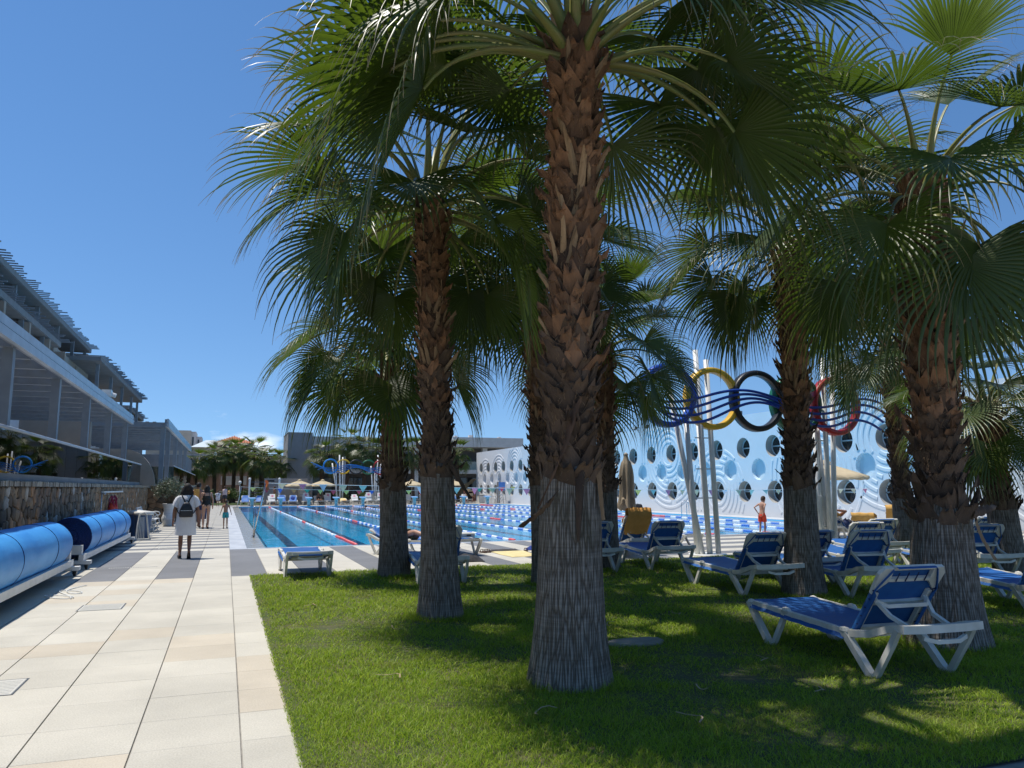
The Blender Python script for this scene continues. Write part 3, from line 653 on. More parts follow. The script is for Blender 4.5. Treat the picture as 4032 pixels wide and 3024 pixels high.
def stone_geo(b, poly, to3, r, gap=.007, m=0):
    cx_ = sum(p[0] for p in poly)/len(poly); cy_ = sum(p[1] for p in poly)/len(poly); d = r.uniform(.018,.045)
    fine = []
    for k in range(len(poly)):
        a, q = poly[k-1], poly[k]; fine.append(a)
        if math.hypot(a[0]-q[0], a[1]-q[1]) > .09: fine.append(((a[0]+q[0])/2+r.uniform(-.012,.012), (a[1]+q[1])/2+r.uniform(-.012,.012)))
    def ring(s, g_, h, j=0): 
        o = []
        for p in fine:
            dx, dy = p[0]-cx_, p[1]-cy_; L = math.hypot(dx,dy) or 1; k = max(.25, (L-g_)/L)*s; o.append(to3(cx_+dx*k, cy_+dy*k, h+r.uniform(-j,j)))
        return o
    n = len(fine); r0, r1_, r2_ = ring(1, gap, -.01), ring(.975, gap, d*.8, .006), ring(.80, gap, d, .009)
    b.add(r0+r1_+r2_+[to3(cx_, cy_, d+r.uniform(-.004,.01))],
          [(k,(k+1)%n,n+(k+1)%n,n+k) for k in range(n)] + [(n+k,n+(k+1)%n,2*n+(k+1)%n,2*n+k) for k in range(n)] + [(2*n+k,2*n+(k+1)%n,3*n) for k in range(n)], m)
sr = random.Random(4); cnt = 0
bulk = MB()
fx = lambda u, v, h: (RX-.02+h, u, v)
ss = vor_stones(11.5, 38.8, 0.0, 1.55, .25, .19, 3)
ss.sort(key=lambda s: s[0][0])
for p, poly in ss:
    mi = sr.choices((0,1,2), (7,2,1))[0]
    if cnt < 270 and p[0] > 12.3 and p[1] > .25:
        b = MB(); stone_geo(b, poly, fx, sr); b.build('stone', W[('stone','stone_b','stone_c')[mi]], rwall, True); cnt += 1
    else: stone_geo(bulk, poly, fx, sr, m=mi)
fy = lambda u, v, h: (u, 38.82-h, v)
for p, poly in vor_stones(RX, -1.2, 0, 1.6, .34, .2, 8):
    if cnt < 299:
        b = MB(); stone_geo(b, poly, fy, sr); b.f = [f[::-1] for f in b.f]; b.build('stone', W[sr.choice(('stone','stone_b'))], rwall, True); cnt += 1
    else: stone_geo(bulk, poly, fy, sr)
stuff(bulk.build('stones', [W['stone'], W['stone_b'], W['stone_c']], rwall, True))
mk('coping_stone', (.38,.33,.26), (.26,.22,.16), 6, .85, .5, 30, ov=.35)
y = 11.6; bulk = MB()
while y < 38.8:
    w = sr.uniform(.10,.19); o = sr.uniform(-.012,.012); b = MB() if y < 33 else bulk
    b.cbox(-.42, .055+o, 0, w-.012, 0, .095+sr.uniform(-.012,.008), .01) if y < 33 else b.box(RX-.42, RX+.055+o, y, y+w-.012, 1.545, 1.64)
    if y < 33: b.build('coping_stone', W['coping_stone'], rwall, False, (RX, y, 1.545))
    y += w
bulk.box(RX+.06, -1.2, 38.74, 39.3, 1.6, 1.66)
stuff(bulk.build('coping', W['coping_stone'], rwall))

# ------------------------------------------------------------------ hotel wing with terrace and pergolas
mk('render_white', (.70,.70,.70), (.64,.64,.65), 2, .85, .05); mk('render_tan', (.34,.29,.24), (.30,.255,.21), 2, .85, .08)
mk('render_grey', (.22,.225,.23), (.19,.195,.20), 2, .85, .05); mk('steel_grey', (.21,.235,.26), (.18,.20,.225), 4, .5)
mk('fascia', (.45,.48,.51), (.40,.43,.46), 3, .45, metal=.3); mk('slat', (.62,.60,.56), (.56,.54,.50), 3, .6)
mk('window_dark', (.02,.025,.03), (.03,.035,.04), 2, .08, spec=.7); mk('window_frame', (.06,.06,.065), None, 5, .5)
gm = bpy.data.materials.new('rail_glass'); gm.use_nodes = True; n, l = gm.node_tree.nodes, gm.node_tree.links; n.clear()
o_ = n.new('ShaderNodeOutputMaterial'); t_ = n.new('ShaderNodeBsdfTransparent'); t_.inputs[0].default_value = (.36,.46,.43,1)
gl = n.new('ShaderNodeBsdfGlossy'); gl.inputs['Roughness'].default_value = .005; fr = n.new('ShaderNodeFresnel'); fr.inputs[0].default_value = 2.1; ms = n.new('ShaderNodeMixShader')
l.new(fr.outputs[0], ms.inputs[0]); l.new(t_.outputs[0], ms.inputs[1]); l.new(gl.outputs[0], ms.inputs[2]); l.new(ms.outputs[0], o_.inputs[0]); W['glass'] = gm
wing = thing('hotel_wing', 'long grey hotel wing with stepped balconies, pergolas and canopies above the stone wall', 'building', (0,0,0))
def part(b, name, m, parent=None, smooth=False): return b.build(name, W[m] if isinstance(m, str) else m, parent or wing, smooth)
part(MB().box(-12, RX-.5, 4, 38.8, 1.3, 1.63).box(-12, -2.2, 39.3, 75, 1.3, 1.63).box(-2.4,-2.2,39.3,75,0,1.3), 'terrace_floor', 'render_white')
part(MB().box(-14, -8, 2, 36, 1.63, 4.55).box(-14,-8,36.4,76,1.63,4.55), 'ground_floor_wall', 'render_white')
part(MB().box(-14, -5.42, 36, 36.4, 1.63, 4.42), 'partition_wall', 'render_tan')
cw = [(-8,36.45,1.63),(-2.9,36.45,1.63)] + [(-4.2+1.3*math.cos(a), 36.45, 1.66+1.53*math.sin(a)) for a in [math.pi/2*k/12 for k in range(1,13)]] + [(-8,36.45,3.19)]
part(MB().prism(cw, (0,.3,0)), 'curved_wall', 'render_tan')
part(MB().box(RX-.46, RX-.34+.28, 8, 35.7, 1.642, 1.76), 'parapet', 'render_grey')
for k in range(20):                                     # glass balustrade
    y0 = 8.9 + k*1.34; 
    gp = part(MB().box(-3.412, -3.40, y0+.008, y0+1.33, 1.765, 2.47), 'glass_panel', 'glass')
part(MB().tube([(-3.405, 8.9, 2.5),(-3.405, 35.7, 2.5)], .032, 10), 'handrail', 'fascia', smooth=True)
part(MB().box(-8, -3.405, 35.69, 35.70, 1.765, 2.47), 'glass_panel', 'glass')
# lower wall doors and lamps
for i, y in enumerate((14.5, 20.5, 25.5, 30.0, 33.6, 41.0, 45.0, 50.0, 55.0)):
    dz = part(MB().box(-8.0, -7.94, y-.95, y+.95, 1.64, 3.75).box(-7.94,-7.91,y-.03,y+.03,1.64,3.75), 'terrace_door', 'window_frame')
    part(MB().box(-7.938, -7.93, y-.86, y-.06, 1.75, 3.66).box(-7.938,-7.93,y+.06,y+.86,1.75,3.66), 'pane', 'window_dark', dz)
    part(MB().box(-8, -7.8, y+1.4, y+1.75, 3.35, 3.5).box(-7.97,-7.86,y+1.5,y+1.65,3.28,3.35), 'wall_lamp', 'window_frame')
for y in (17.6, 23.0, 28.0): part(MB().box(-8, -6.6, y-.12, y+.12, 1.63, 2.75), 'divider', 'render_tan')
# pergola one
def pergola(y0, y1, xb, xf, z, posts, xp, sp, zb=1.63, nm='pergola'):
    part(MB().box(xf-.04, xf+.03, y0, y1, z+.19, z+.36), 'fascia', 'fascia'); part(MB().box(xf-.04, xf+.05, y0, y1, z, z+.165), 'fascia', 'fascia')
    part(MB().box(xf-.12, xf-.045, y0, y1, z+.02, z+.34), 'edge_beam', 'steel_grey')
    for y in posts: part(MB().box(xp-.09, xp+.09, y-.09, y+.09, zb, z+.02), 'column', 'steel_grey')
    y = y0 + .1
    while y < y1: part(MB().box(xb, xf-.125, y-.06, y+.06, z+.0, z+.2), 'rafter', 'steel_grey'); y += sp
    x = xb + .12
    while x < xf - .3:
        part(MB().box(x-.065, x+.065, y0, y1, z+.205, z+.225), 'slat', 'slat'); x += .285
pergola(6.0, 34.6, -8, -3.7, 4.1, (7.8,12.1,16.4,20.7,25.0,29.5,34.1), -3.9, 1.45)
pergola(36.3, 59.8, -8, -2.5, 4.15, (35.5+1.2,40.1,45.6,50.8,56.5), -2.7, 1.6)
for k in range(17): 
    y0 = 40.5 + k*1.6
    part(MB().box(-2.41,-2.4,y0+.01,y0+1.58,1.7,2.55), 'glass_panel', 'glass')
part(MB().tube([(-2.405,40.5,2.58),(-2.405,67.7,2.58)], .03, 8), 'handrail', 'fascia', smooth=True)
part(MB().box(-8,-2.41,40.49,40.5,1.7,2.55), 'glass_panel', 'glass')
# upper floors, set back behind the pergola
part(MB().box(-16, -9.0, 2, 76, 4.55, 7.5), 'upper_wall', 'render_tan'); part(MB().box(-16, -10.6, 2, 62, 7.5, 10.5), 'top_wall', 'render_tan')
part(MB().box(-9.0,-8.0,2,36,4.45,4.56).box(-9.0,-8.0,36.42,76,4.45,4.56), 'balcony_slab', 'render_grey'); part(MB().box(-10.6,-8.5,2,45,7.5,7.62).box(-10.6,-8.0,48,76,7.05,7.2), 'balcony_slab', 'render_grey')
for i, y in enumerate((26,30.5,35,39.5,44,48.5,53,57.5,62,66.5,71)):
    wd = part(MB().box(-9.0,-8.95,y-1.2,y+1.2,4.65,6.85), 'window', 'window_frame'); part(MB().box(-8.949,-8.94,y-1.1,y-.05,4.72,6.78).box(-8.949,-8.94,y+.05,y+1.1,4.72,6.78), 'pane', 'window_dark', wd)
for i, y in enumerate((30,35,40,45,50,55,60)):
    wd = part(MB().box(-10.6,-10.55,y-1.2,y+1.2,7.7,9.9), 'window', 'window_frame'); part(MB().box(-10.549,-10.54,y-1.1,y-.05,7.77,9.83).box(-10.549,-10.54,y+.05,y+1.1,7.77,9.83), 'pane', 'window_dark', wd)
for y in (33.0, 37.0, 40.9, 44.6): part(MB().box(-9.0,-8.1,y-.13,y+.13,4.56,8.5), 'fin_wall', 'render_tan')
for y in (46.9, 52.2, 58.1, 64.0, 70.2): part(MB().box(-9.0,-7.95,y-.14,y+.14,4.56,7.05), 'fin_wall', 'render_tan'); part(MB().box(-10.6,-7.75,y-.14,y+.14,7.2,7.75), 'fin_wall', 'render_tan')
for y in (39.1,43.6,48.5,53.1): part(MB().box(-10.6,-9.0,y-.13,y+.13,7.62,9.0), 'fin_wall', 'render_tan')
for y0, y1 in ((29,32.8),(33.2,36.8),(37.2,40.7)): part(MB().box(-8.06,-8.05,y0,y1,4.6,5.55), 'glass_panel', 'glass')
for y0, y1 in ((47,52),(52.4,57.9),(58.3,63.8),(64.2,70)): part(MB().box(-7.98,-7.9,y0,y1,7.06,7.72), 'balcony_parapet', 'render_tan')
part(MB().box(-9.1,-9.02,46.5,57.5,8.3,9.15), 'balcony_parapet', 'render_tan')
def canopy(x0, x1, y0, y1, z, posts, zp, seed, xp):
    r = random.Random(seed); c = part(MB().box(x0, x1, y0, y1, z, z+.22).box(x1,x1+.04,y0,y1,z+.02,z+.28), 'canopy', 'render_grey')
    y = y0 + .1
    while y < y1:
        L = r.uniform(.15,.6); part(MB().box(x1-1.4, x1+L, y-.035, y+.035, z+.285, z+.33), 'slat', 'steel_grey', c); y += .40
    for p in posts: part(MB().box(xp-.09, xp+.09, p-.09, p+.09, zp, z), 'column', 'steel_grey')
canopy(-12, -9.0, 10, 57.8, 10.6, (34.6,39.1,43.6,48.5,53.1,57.4), 7.62, 1, -9.3)
canopy(-10.4, -8.2, 10, 43.7, 8.58, (33.0,36.8,40.7), 4.56, 2, -8.4)
canopy(-10.6, -7.4, 50.9, 75.2, 9.1, (52.2,58.1,64.0,70.2,74.6), 7.2, 3, -7.7)
canopy(-11, -8.6, 76, 90, 8.6, (79,84), 4.6, 4, -8.8)
part(MB().box(-16,-8.7,76.2,92,1.63,8.4), 'end_wall', 'render_grey')
part(MB().box(-10.5,-9.1,57.4,57.7,8.4,10.5), 'fin_wall', 'render_white')
part(MB().box(-14,-3.0,62,75,1.63,4.0), 'end_block', 'render_grey')
bk = MB().box(-.14,.14,-.18,.18,0,.2).tube([(.14,0,.06),(.26,0,.02)], .07, 8)
tag(bk.build('security_camera', W['white_paint'], None, False, (-3.75, 27.6, 4.47)), 'small white camera housing on top of the pergola edge', 'camera')

# ------------------------------------------------------------------ pool cover rollers
def roller(y0, y1, label, seed):
    r = random.Random(seed); X, Z, Rr = -2.78, .57, .385
    t = thing('pool_cover_roller', label, 'cover roller', (X, y0, 0), 0, 'blue pool cover rollers along the stone wall'); L = y1-y0
    N = 44; M_ = 60; rings = []
    for i in range(M_+1):
        y = L*i/M_; q = Rr*(1 + .008*math.sin(y*2.1+seed) + .006*math.sin(y*7.3+1) + .004*math.sin(y*15)); 
        if i in (0, M_): q *= .985
        rings.append([(q*math.cos(a)*(1+.006*math.sin(5*a+y)), y, Z+q*math.sin(a)*(1 - (.015 if math.sin(a) < -.8 else 0))) for a in [2*math.pi*k/N for k in range(N)]])
    roll = MB().loft(rings, cap=False).build('rolled_cover', W['cover_blue'], t, True)
    for ys_ in (L*.18, L*.5, L*.82): MB().tube([((Rr*1.012)*math.cos(a), ys_+.012*math.sin(3*a), Z+(Rr*1.012)*math.sin(a)) for a in [2*math.pi*k/40 for k in range(40)]], .006, 5, closed=True).build('seam', W['cover_dark'], roll, True)
    for ye, s in ((.004, -1), (L-.004, 1)):
        sp = MB(); q = .07
        while q < Rr*.985:                             # wound layers seen on the end
            sp.loft([[(rr*math.cos(a), ye+s*dy, Z+rr*math.sin(a)) for a in [2*math.pi*k/32 for k in range(32)]] for rr, dy in ((q,-.03),(q,r.uniform(0,.02)),(q+.017,r.uniform(-.004,.016)),(q+.017,-.03))], cap=False); q += .021
        sp.loft([[(rr*math.cos(a), ye-s*.03, Z+rr*math.sin(a)) for a in [2*math.pi*k/32 for k in range(32)]] for rr in (.01, Rr*.98)], cap=False)
        sp.build('end_winding', W['cover_dark'], roll, True)
    MB().tube([(0,-.55,Z),(0,L+.45,Z)], .035, 12).build('axle', W['white_paint'], t, True)
    fr_ = MB().box(.26,.34,-.55,L+.45,.17,.28).box(-.34,-.26,-.55,L+.45,.17,.28)
    fr_.build('frame', W['white_paint'], t)
    for ye in (-.45, L+.35):
        MB().box(-.46,.46,ye-.09,ye+.09,.105,.168).build('cross_beam', W['white_paint'], t); MB().box(.10,.30,ye-.07,ye+.07,.281,.45).box(-.30,-.10,ye-.07,ye+.07,.281,.45).box(-.10,.10,ye-.04,ye+.04,.40,Z-.03).build('axle_stand', W['white_paint'], t)
        for sx_ in (-.38, .38):
            cs = MB().box(sx_-.045,sx_+.045,ye-.045,ye+.045,.09,.104).bar((sx_-.03,ye,.09),(sx_-.03,ye+.03,.05),.012,.05).bar((sx_+.03,ye,.09),(sx_+.03,ye+.03,.05),.012,.05).build('caster', W['steel'], t)
            w = MB().lathe([(.02,-.018),(.055,-.018),(.06,-.01),(.06,.01),(.055,.018),(.02,.018)], 16); w.v = [(z+sx_, y_+ye+.03, x+.06) for x, y_, z in w.v]; w.build('wheel', W['rubber'], cs, True)
    return t
roller(8.2, 15.0, 'wound blue pool cover roller, longer one reaching past the fallen cord', 2)
roller(17.0, 23.6, 'wound blue pool cover roller next to the bins, its spiral end showing', 5)
cd = random.Random(3); pts = []; 
for k in range(40): a = k*.45; pts.append((-2.15+.22*math.cos(a)*(1-k*.012)+k*.004, 12.2+.35*math.sin(a*.8)+k*.03, .012+.004*math.sin(k)))
tag(MB().tube(pts, .007, 5).build('cord', W['white_paint'], None, True), 'thin white cord lying in loops on the paving under the roller', 'cord')
# bench
bn = thing('garden_bench', 'white ornate cast metal bench with scrolled arms by the stone wall', 'bench', (-2.52, 29.4, 0), 0)
for yy in (0, 1.5):
    e = MB().tube([(.26,yy,0),(.22,yy,.12),(.30,yy,.28),(.27,yy,.42)], .022, 6).tube([(-.12,yy,0),(-.10,yy,.2),(-.20,yy,.42),(-.24,yy,.60),(-.34,yy,.86)], .022, 6).tube([(-.22,yy,.42),(.30,yy,.42)], .022, 6)
    e.build('end_frame', W['white_paint'], bn, True)
    a = MB().tube([(-.26,yy,.62),(-.05,yy,.64),(.15,yy,.68),(.27,yy,.66),(.31,yy,.60),(.27,yy,.55),(.20,yy,.57)], .02, 6); a.build('armrest', W['white_paint'], bn, True)
    s = MB()
    for (cx_, cz_, rr) in ((.12,.25,.08),(.0,.30,.06),(-.06,.20,.06),(.2,.50,.05),(.05,.53,.06),(-.1,.52,.05)): s.tube([(cx_+rr*(1-k*.02)*math.cos(k*.5), yy, cz_+rr*(1-k*.02)*math.sin(k*.5)) for k in range(20)], .011, 5)
    s.build('scroll', W['white_paint'], bn, True)
for k in range(7): MB().box(-.22+k*.075,-.165+k*.075,-.02,1.52,.43,.45).build('seat_slat', W['white_paint'], bn)
for k in range(5): MB().bar((-.225-k*.03,-.02,.53+k*.075),(-.225-k*.03,1.52,.53+k*.075),.02,.05).build('back_slat', W['white_paint'], bn)
# towel bins and a folded lounger
mk('bin_blue', (.06,.12,.24), (.05,.10,.20), 6, .5)
for (x, y, lab) in ((-2.35,26.3,'blue bin with white lid standing behind the folded white lounger'),(-2.62,27.3,'blue bin with white lid closest to the ornate bench')):
    t = thing('towel_bin', lab, 'bin', (x,y,0)); MB().lathe([(.19,0),(.20,.03),(.255,.72),(.26,.74)], 22).build('body', W['bin_blue'], t, True)
    MB().lathe([(.275,.70),(.285,.72),(.285,.77),(.26,.80),(.05,.83)], 22).build('lid', W['white_plastic'], t, True)
t = thing('folded_chair', 'folded white plastic chair leaning upright against the blue bin', 'chair', (-2.28,25.35,0), R(12))
MB().strip([(-.16,-.05,0),(-.12,.06,.40),(-.06,.16,.74),(.06,.17,.78),(.12,.14,.72),(.16,.02,.36),(.2,-.1,0)], .03, .05).build('frame', W['white_plastic'], t)
for k in range(5): MB().bar((-.14+k*.05,-.02,.03),(-.07+k*.03,.13,.66),.018,.03).build('slat', W['white_plastic'], t)
MB().box(-.2,.24,-.14,.1,0,.035).build('foot_bar', W['white_plastic'], t)
# urn and shrub
mk('urn_white', (.70,.70,.69), (.62,.62,.60), 4, .7, .1, stretch=(.5,.5,6)); mk('olive_leaf', (.085,.11,.055), (.17,.20,.13), 3, .5, ov=0, transl=.2, scale=9) if False else mk('olive_leaf', (.085,.11,.055), (.17,.20,.13), 9, .5, transl=.2)
mk('wood', (.16,.12,.08), (.10,.075,.05), 8, .9, .4, 30, stretch=(1,1,.2))
u = thing('planter_urn', 'tall white ribbed urn planter in the stone wall corner', 'planter', (-2.15,34.3,0))
prof = [(.15,0),(.17,.02)]
for k in range(40):
    z = .03+k*.0215; q = .175 + .075*math.exp(-((z-.28)/.17)**2) + .06*max(0,(z-.62)/.27)**1.4; prof.append((q+.003*(k%2), z))
MB().lathe(prof+[(.25,.895),(.235,.885),(.22,.84)], 28).build('body', W['urn_white'], u, True); MB().lathe([(.22,.82),(.0,.83)], 20).build('soil', W['soil'], u)
def shrub(name, label, loc, rad, h, nst, nlf, lm, lsz, seed, group=None, cat='shrub'):
    r = random.Random(seed); t = thing(name, label, cat, loc, 0, group); st = MB(); tips = []
    for k in range(nst):
        a = r.uniform(0,6.28); q = r.random()**.5; e = Vector((rad*q*math.cos(a), rad*q*math.sin(a), h*(.45+.5*math.cos(q*1.35)+r.uniform(-.08,.08)))); m_ = e*.5 + Vector((r.uniform(-.1,.1), r.uniform(-.1,.1), .05))*rad
        st.tube([(0,0,-.05), tuple(m_), tuple(e)], [.012,.008,.003], 5); tips += [(m_, e)]
    st.build('stems', W['wood'], t, True); lf = MB()
    for k in range(nlf):
        m_, e = r.choice(tips); p = m_.lerp(e, r.uniform(.15,1.1)) + Vector((r.gauss(0,1), r.gauss(0,1), r.gauss(0,1)))*rad*.13
        d = Vector((r.gauss(0,1), r.gauss(0,1), r.gauss(.3,1))).normalized(); s = d.cross(Vector((r.gauss(0,1), r.gauss(0,1), r.gauss(0,1)))).normalized(); L = lsz*r.uniform(.6,1.3); w_ = L*.24
        lf.add([p, p+d*L*.5+s*w_, p+d*L, p+d*L*.5-s*w_], [(0,1,2,3)])
    stuff(lf.build('foliage', lm, t)); return t
shrub('olive_shrub', 'bushy grey green shrub growing in the tall white urn', (-2.12,34.3,.84), .62, 1.05, 46, 2600, W['olive_leaf'], .075, 9)
# shower pipe and rescue floats on the wall
t = thing('wall_shower', 'white shower arm with a steel pipe fixed to the stone wall', 'shower', (RX+.02, 24.6, 0))
MB().tube([(.03,0,.05),(.03,0,1.40)], .014, 8).build('pipe', W['steel'], t, True); MB().box(.01,.09,0,4.3,1.385,1.43).build('arm', W['white_paint'], t)
MB().lathe([(.06,1.34),(.06,1.36),(.02,1.385)], 12, (.05,.25,0)).build('shower_head', W['steel'], t, True)
mk('rescue_orange', (.62,.06,.015), (.5,.04,.012), 5, .45); mk('rope_pink', (.40,.03,.08), (.25,.02,.05), 20, .8)
for i, (y, lab) in enumerate(((25.8,'orange rescue float with red cord hanging next to the shower pipe'),(26.4,'orange rescue float hanging on the stone wall on the bench side'))):
    t = thing('rescue_float', lab, 'rescue float', (RX+.17, y, .58)); MB().lathe([(.05,0),(.10,.06),(.125,.22),(.12,.36),(.085,.46),(.04,.50)], 14, sx=.85).build('float_body', W['rescue_orange'], t, True)
    c = MB(); r = random.Random(i)
    for k in range(9): a = r.uniform(0,6.28); c.tube([(0,0,.72),(.08*math.cos(a),.10*math.sin(a),.62),(.07*math.cos(a+.7),.10*math.sin(a+.7),.48),(.09*math.cos(a+1),.12*math.sin(a+1),.36)], .012, 5)
    c.build('cord', W['rope_pink'], t, True); MB().tube([(-.16,0,.73),(.0,0,.73),(.02,0,.76)], .008, 6).build('hook', W['steel'], t)
# ------------------------------------------------------------------ buildings beyond the pool
mk('tower_grey', (.30,.295,.29), (.27,.265,.26), 1.2, .85, .05); mk('conc_white', (.62,.61,.59), (.55,.54,.52), 1.5, .8)
mk('shade_grey', (.17,.17,.175), (.14,.14,.145), 2, .8); mk('terracotta', (.46,.17,.08), (.34,.12,.06), 6, .8, .2, 20, ov=.12)
mk('metal_roof', (.60,.66,.66), (.54,.60,.60), 1.5, .4); mk('beige_wall', (.46,.42,.36), (.40,.365,.31), 1.5, .85); mk('clay_wall', (.33,.20,.14), (.28,.17,.12), 2, .85)
mk('globe', (.85,.85,.83), None, 4, .3); mk('hedge', (.05,.09,.02), (.09,.13,.035), 9, .6, transl=.25); mk('rail_white', (.72,.72,.72), None, 4, .5)
def pt(par, b, name, m): return b.build(name, W[m], par)
t = thing('tower_block', 'plain grey rendered slab tower standing beyond the pool end', 'building', (6.0,85,0)); pt(t, MB().box(0,2.55,0,7,0,7.4), 'wall', 'tower_grey'); pt(t, MB().box(-.03,2.58,-.03,7.0,7.4,7.46), 'coping', 'conc_white')
t = thing('low_wall', 'low grey wall with a notice panel behind the far parasols', 'wall', (3.3,74.4,0)); pt(t, MB().box(0,3.85,0,.3,0,2.4).box(3.0,4.3,.3,.6,0,2.2), 'wall', 'tower_grey')
sg = pt(t, MB().box(3.05,3.70,-.03,-.002,.72,1.62), 'notice_panel', 'conc_white')
for k in range(3): pt(sg, MB().box(3.15,3.6,-.036,-.031,.84+k*.26,.98+k*.26), 'notice_text', 'fascia')
lb = thing('long_building', 'long low grey and white building with recessed balconies behind the palms', 'building', (8.6,88,0))
pt(lb, MB().box(0,25.3,3.5,14,0,6.9), 'rear_wall', 'shade_grey'); pt(lb, MB().box(0,16.4,0,14,6.2,7.25).box(16.4,25.3,-.6,14,6.3,7.45), 'roof_fascia', 'conc_white'); pt(lb, MB().box(.0,25.3,.05,3.5,3.15,3.6), 'floor_slab', 'conc_white')
for x in (0.1,4.1,8.1,12.1,16.2,20.6,24.7): pt(lb, MB().box(x-.3,x+.3,.1,.7,0,6.2), 'column', 'conc_white')
pt(lb, MB().box(.0,16.0,.3,3.5,3.6,6.2), 'upper_wall', 'tower_grey')
for k in range(5):
    x = 1.0+k*3.0; wdw = pt(lb, MB().box(x,x+1.8,.24,.29,4.0,5.7), 'window', 'window_frame'); pt(wdw, MB().box(x+.08,x+.85,.232,.238,4.08,5.62).box(x+.95,x+1.72,.232,.238,4.08,5.62), 'pane', 'window_dark')
for x0, x1 in ((16.5,20.3),(20.9,24.4)): pt(lb, MB().box(x0,x1,.3,.33,3.6,4.6), 'glass_panel', 'glass')
for k in range(7):
    x = .6+k*3.5; wdw = pt(lb, MB().box(x,x+2.6,3.42,3.48,.1,2.8), 'window', 'window_frame'); pt(wdw, MB().box(x+.1,x+1.25,3.41,3.415,.2,2.7).box(x+1.35,x+2.5,3.41,3.415,.2,2.7), 'pane', 'window_dark')
for (x, s) in ((9.5,.5),(10.6,.3),(17.3,.4),(19.2,.5),(23,.35)): pt(lb, MB().box(x,x+s,2,2.6,7.4,7.4+s), 'roof_unit', 'conc_white')
pt(lb, MB().box(25.3,26.2,.5,5,5.9,6.6), 'side_box', 'shade_grey')
# terracotta villa
tv = thing('villa', 'villa with a terracotta tiled hip roof above the far palms', 'building', (.6,103,0))
pt(tv, MB().box(-1.9,2.1,-2,4,0,6.75), 'wall', 'clay_wall'); pt(tv, MB().box(-2.15,2.35,-2.25,4.2,6.75,7.05), 'cornice', 'beige_wall')
rf = pt(tv, MB().add([(-2.3,-2.4,7.05),(2.5,-2.4,7.05),(2.5,4.4,7.05),(-2.3,4.4,7.05),(.1,.6,8.1),(.1,1.6,8.1)], [(0,1,4),(1,2,5,4),(2,3,5),(3,0,4,5),(3,2,1,0)]), 'roof', 'terracotta')
for k in range(17):
    x = -2.2+k*.29; tt = 1-abs((x-.1)/2.4); 
    if tt > .03: pt(rf, MB().tube([(x,-2.42,7.08),(x,-2.42+3.0*tt,7.08+1.05*tt)], .06, 6), 'roof_tile_row', 'terracotta')
for x in (-1.2,.9): wdw = pt(tv, MB().box(x-.5,x+.5,-2.06,-2.0,4.2,5.8), 'window', 'window_frame'); pt(wdw, MB().box(x-.42,x+.42,-2.075,-2.065,4.28,5.72), 'pane', 'window_dark')
gv = thing('guest_house', 'grey guest house with a pale metal hip roof and balcony windows', 'building', (-5.2,101,0))
pt(gv, MB().box(-4,3.6,0,8,0,6.5), 'wall', 'beige_wall'); pt(gv, MB().add([(.9,-.3,6.5),(3.9,-.3,6.5),(3.9,6,6.5),(.9,6,6.5),(2.6,2.2,7.5),(3.6,2.2,7.5),(2.6,4,7.5),(3.6,4,7.5)], [(0,1,5,4),(1,2,7,5),(2,3,6,7),(3,0,4,6),(4,5,7,6),(3,2,1,0)]), 'roof', 'metal_roof')
for x in (-2.6,-.6,1.3,3.0):
    wdw = pt(gv, MB().box(x-.75,x+.75,-.06,0,4.0,5.6), 'window', 'conc_white'); pt(wdw, MB().box(x-.62,x+.62,-.075,-.065,4.0,5.48), 'pane', 'window_dark'); pt(wdw, MB().box(x-.85,x+.85,-.5,-.46,4.55,4.62).box(x-.85,x+.85,-.5,-.46,3.95,4.0), 'railing', 'rail_white')
bb = thing('stepped_block', 'beige stepped concrete block rising behind the guest house', 'building', (-6.2,108,0)); pt(bb, MB().box(-1.5,1.6,0,6,0,9.0), 'wall', 'beige_wall'); pt(bb, MB().box(1.6,2.2,.6,6,0,8.9).box(2.2,2.9,1.4,6,0,8.3), 'stair_tower', 'conc_white')
wdw = pt(bb, MB().box(1.75,1.95,.54,.6,6.6,8.2).box(2.4,2.6,1.34,1.4,6.4,7.9), 'window', 'window_dark')
dd = thing('distant_house', 'low pale house seen through the gap beside the grey tower', 'building', (4.4,112,0)); pt(dd, MB().box(-3.4,4,0,8,0,5.8), 'wall', 'beige_wall'); pt(dd, MB().box(-3.6,4.2,-.2,8,5.8,6.0).box(-1,1,2,4,6,6.5), 'roof', 'conc_white')
gw = thing('garden_wall', 'clay coloured garden wall with white rail behind the far palms', 'wall', (-4.2,94,0)); pt(gw, MB().box(0,3.4,0,.3,0,2.9), 'wall', 'clay_wall'); pt(gw, MB().box(3.4,12,0,.2,1.1,1.2).box(3.4,12,0,.2,.6,.68), 'railing', 'rail_white'); pt(gw, MB().box(3.6,6.4,.9,2,1.9,2.9).box(8.2,10.2,.9,2,1.8,2.8), 'awning', 'conc_white')
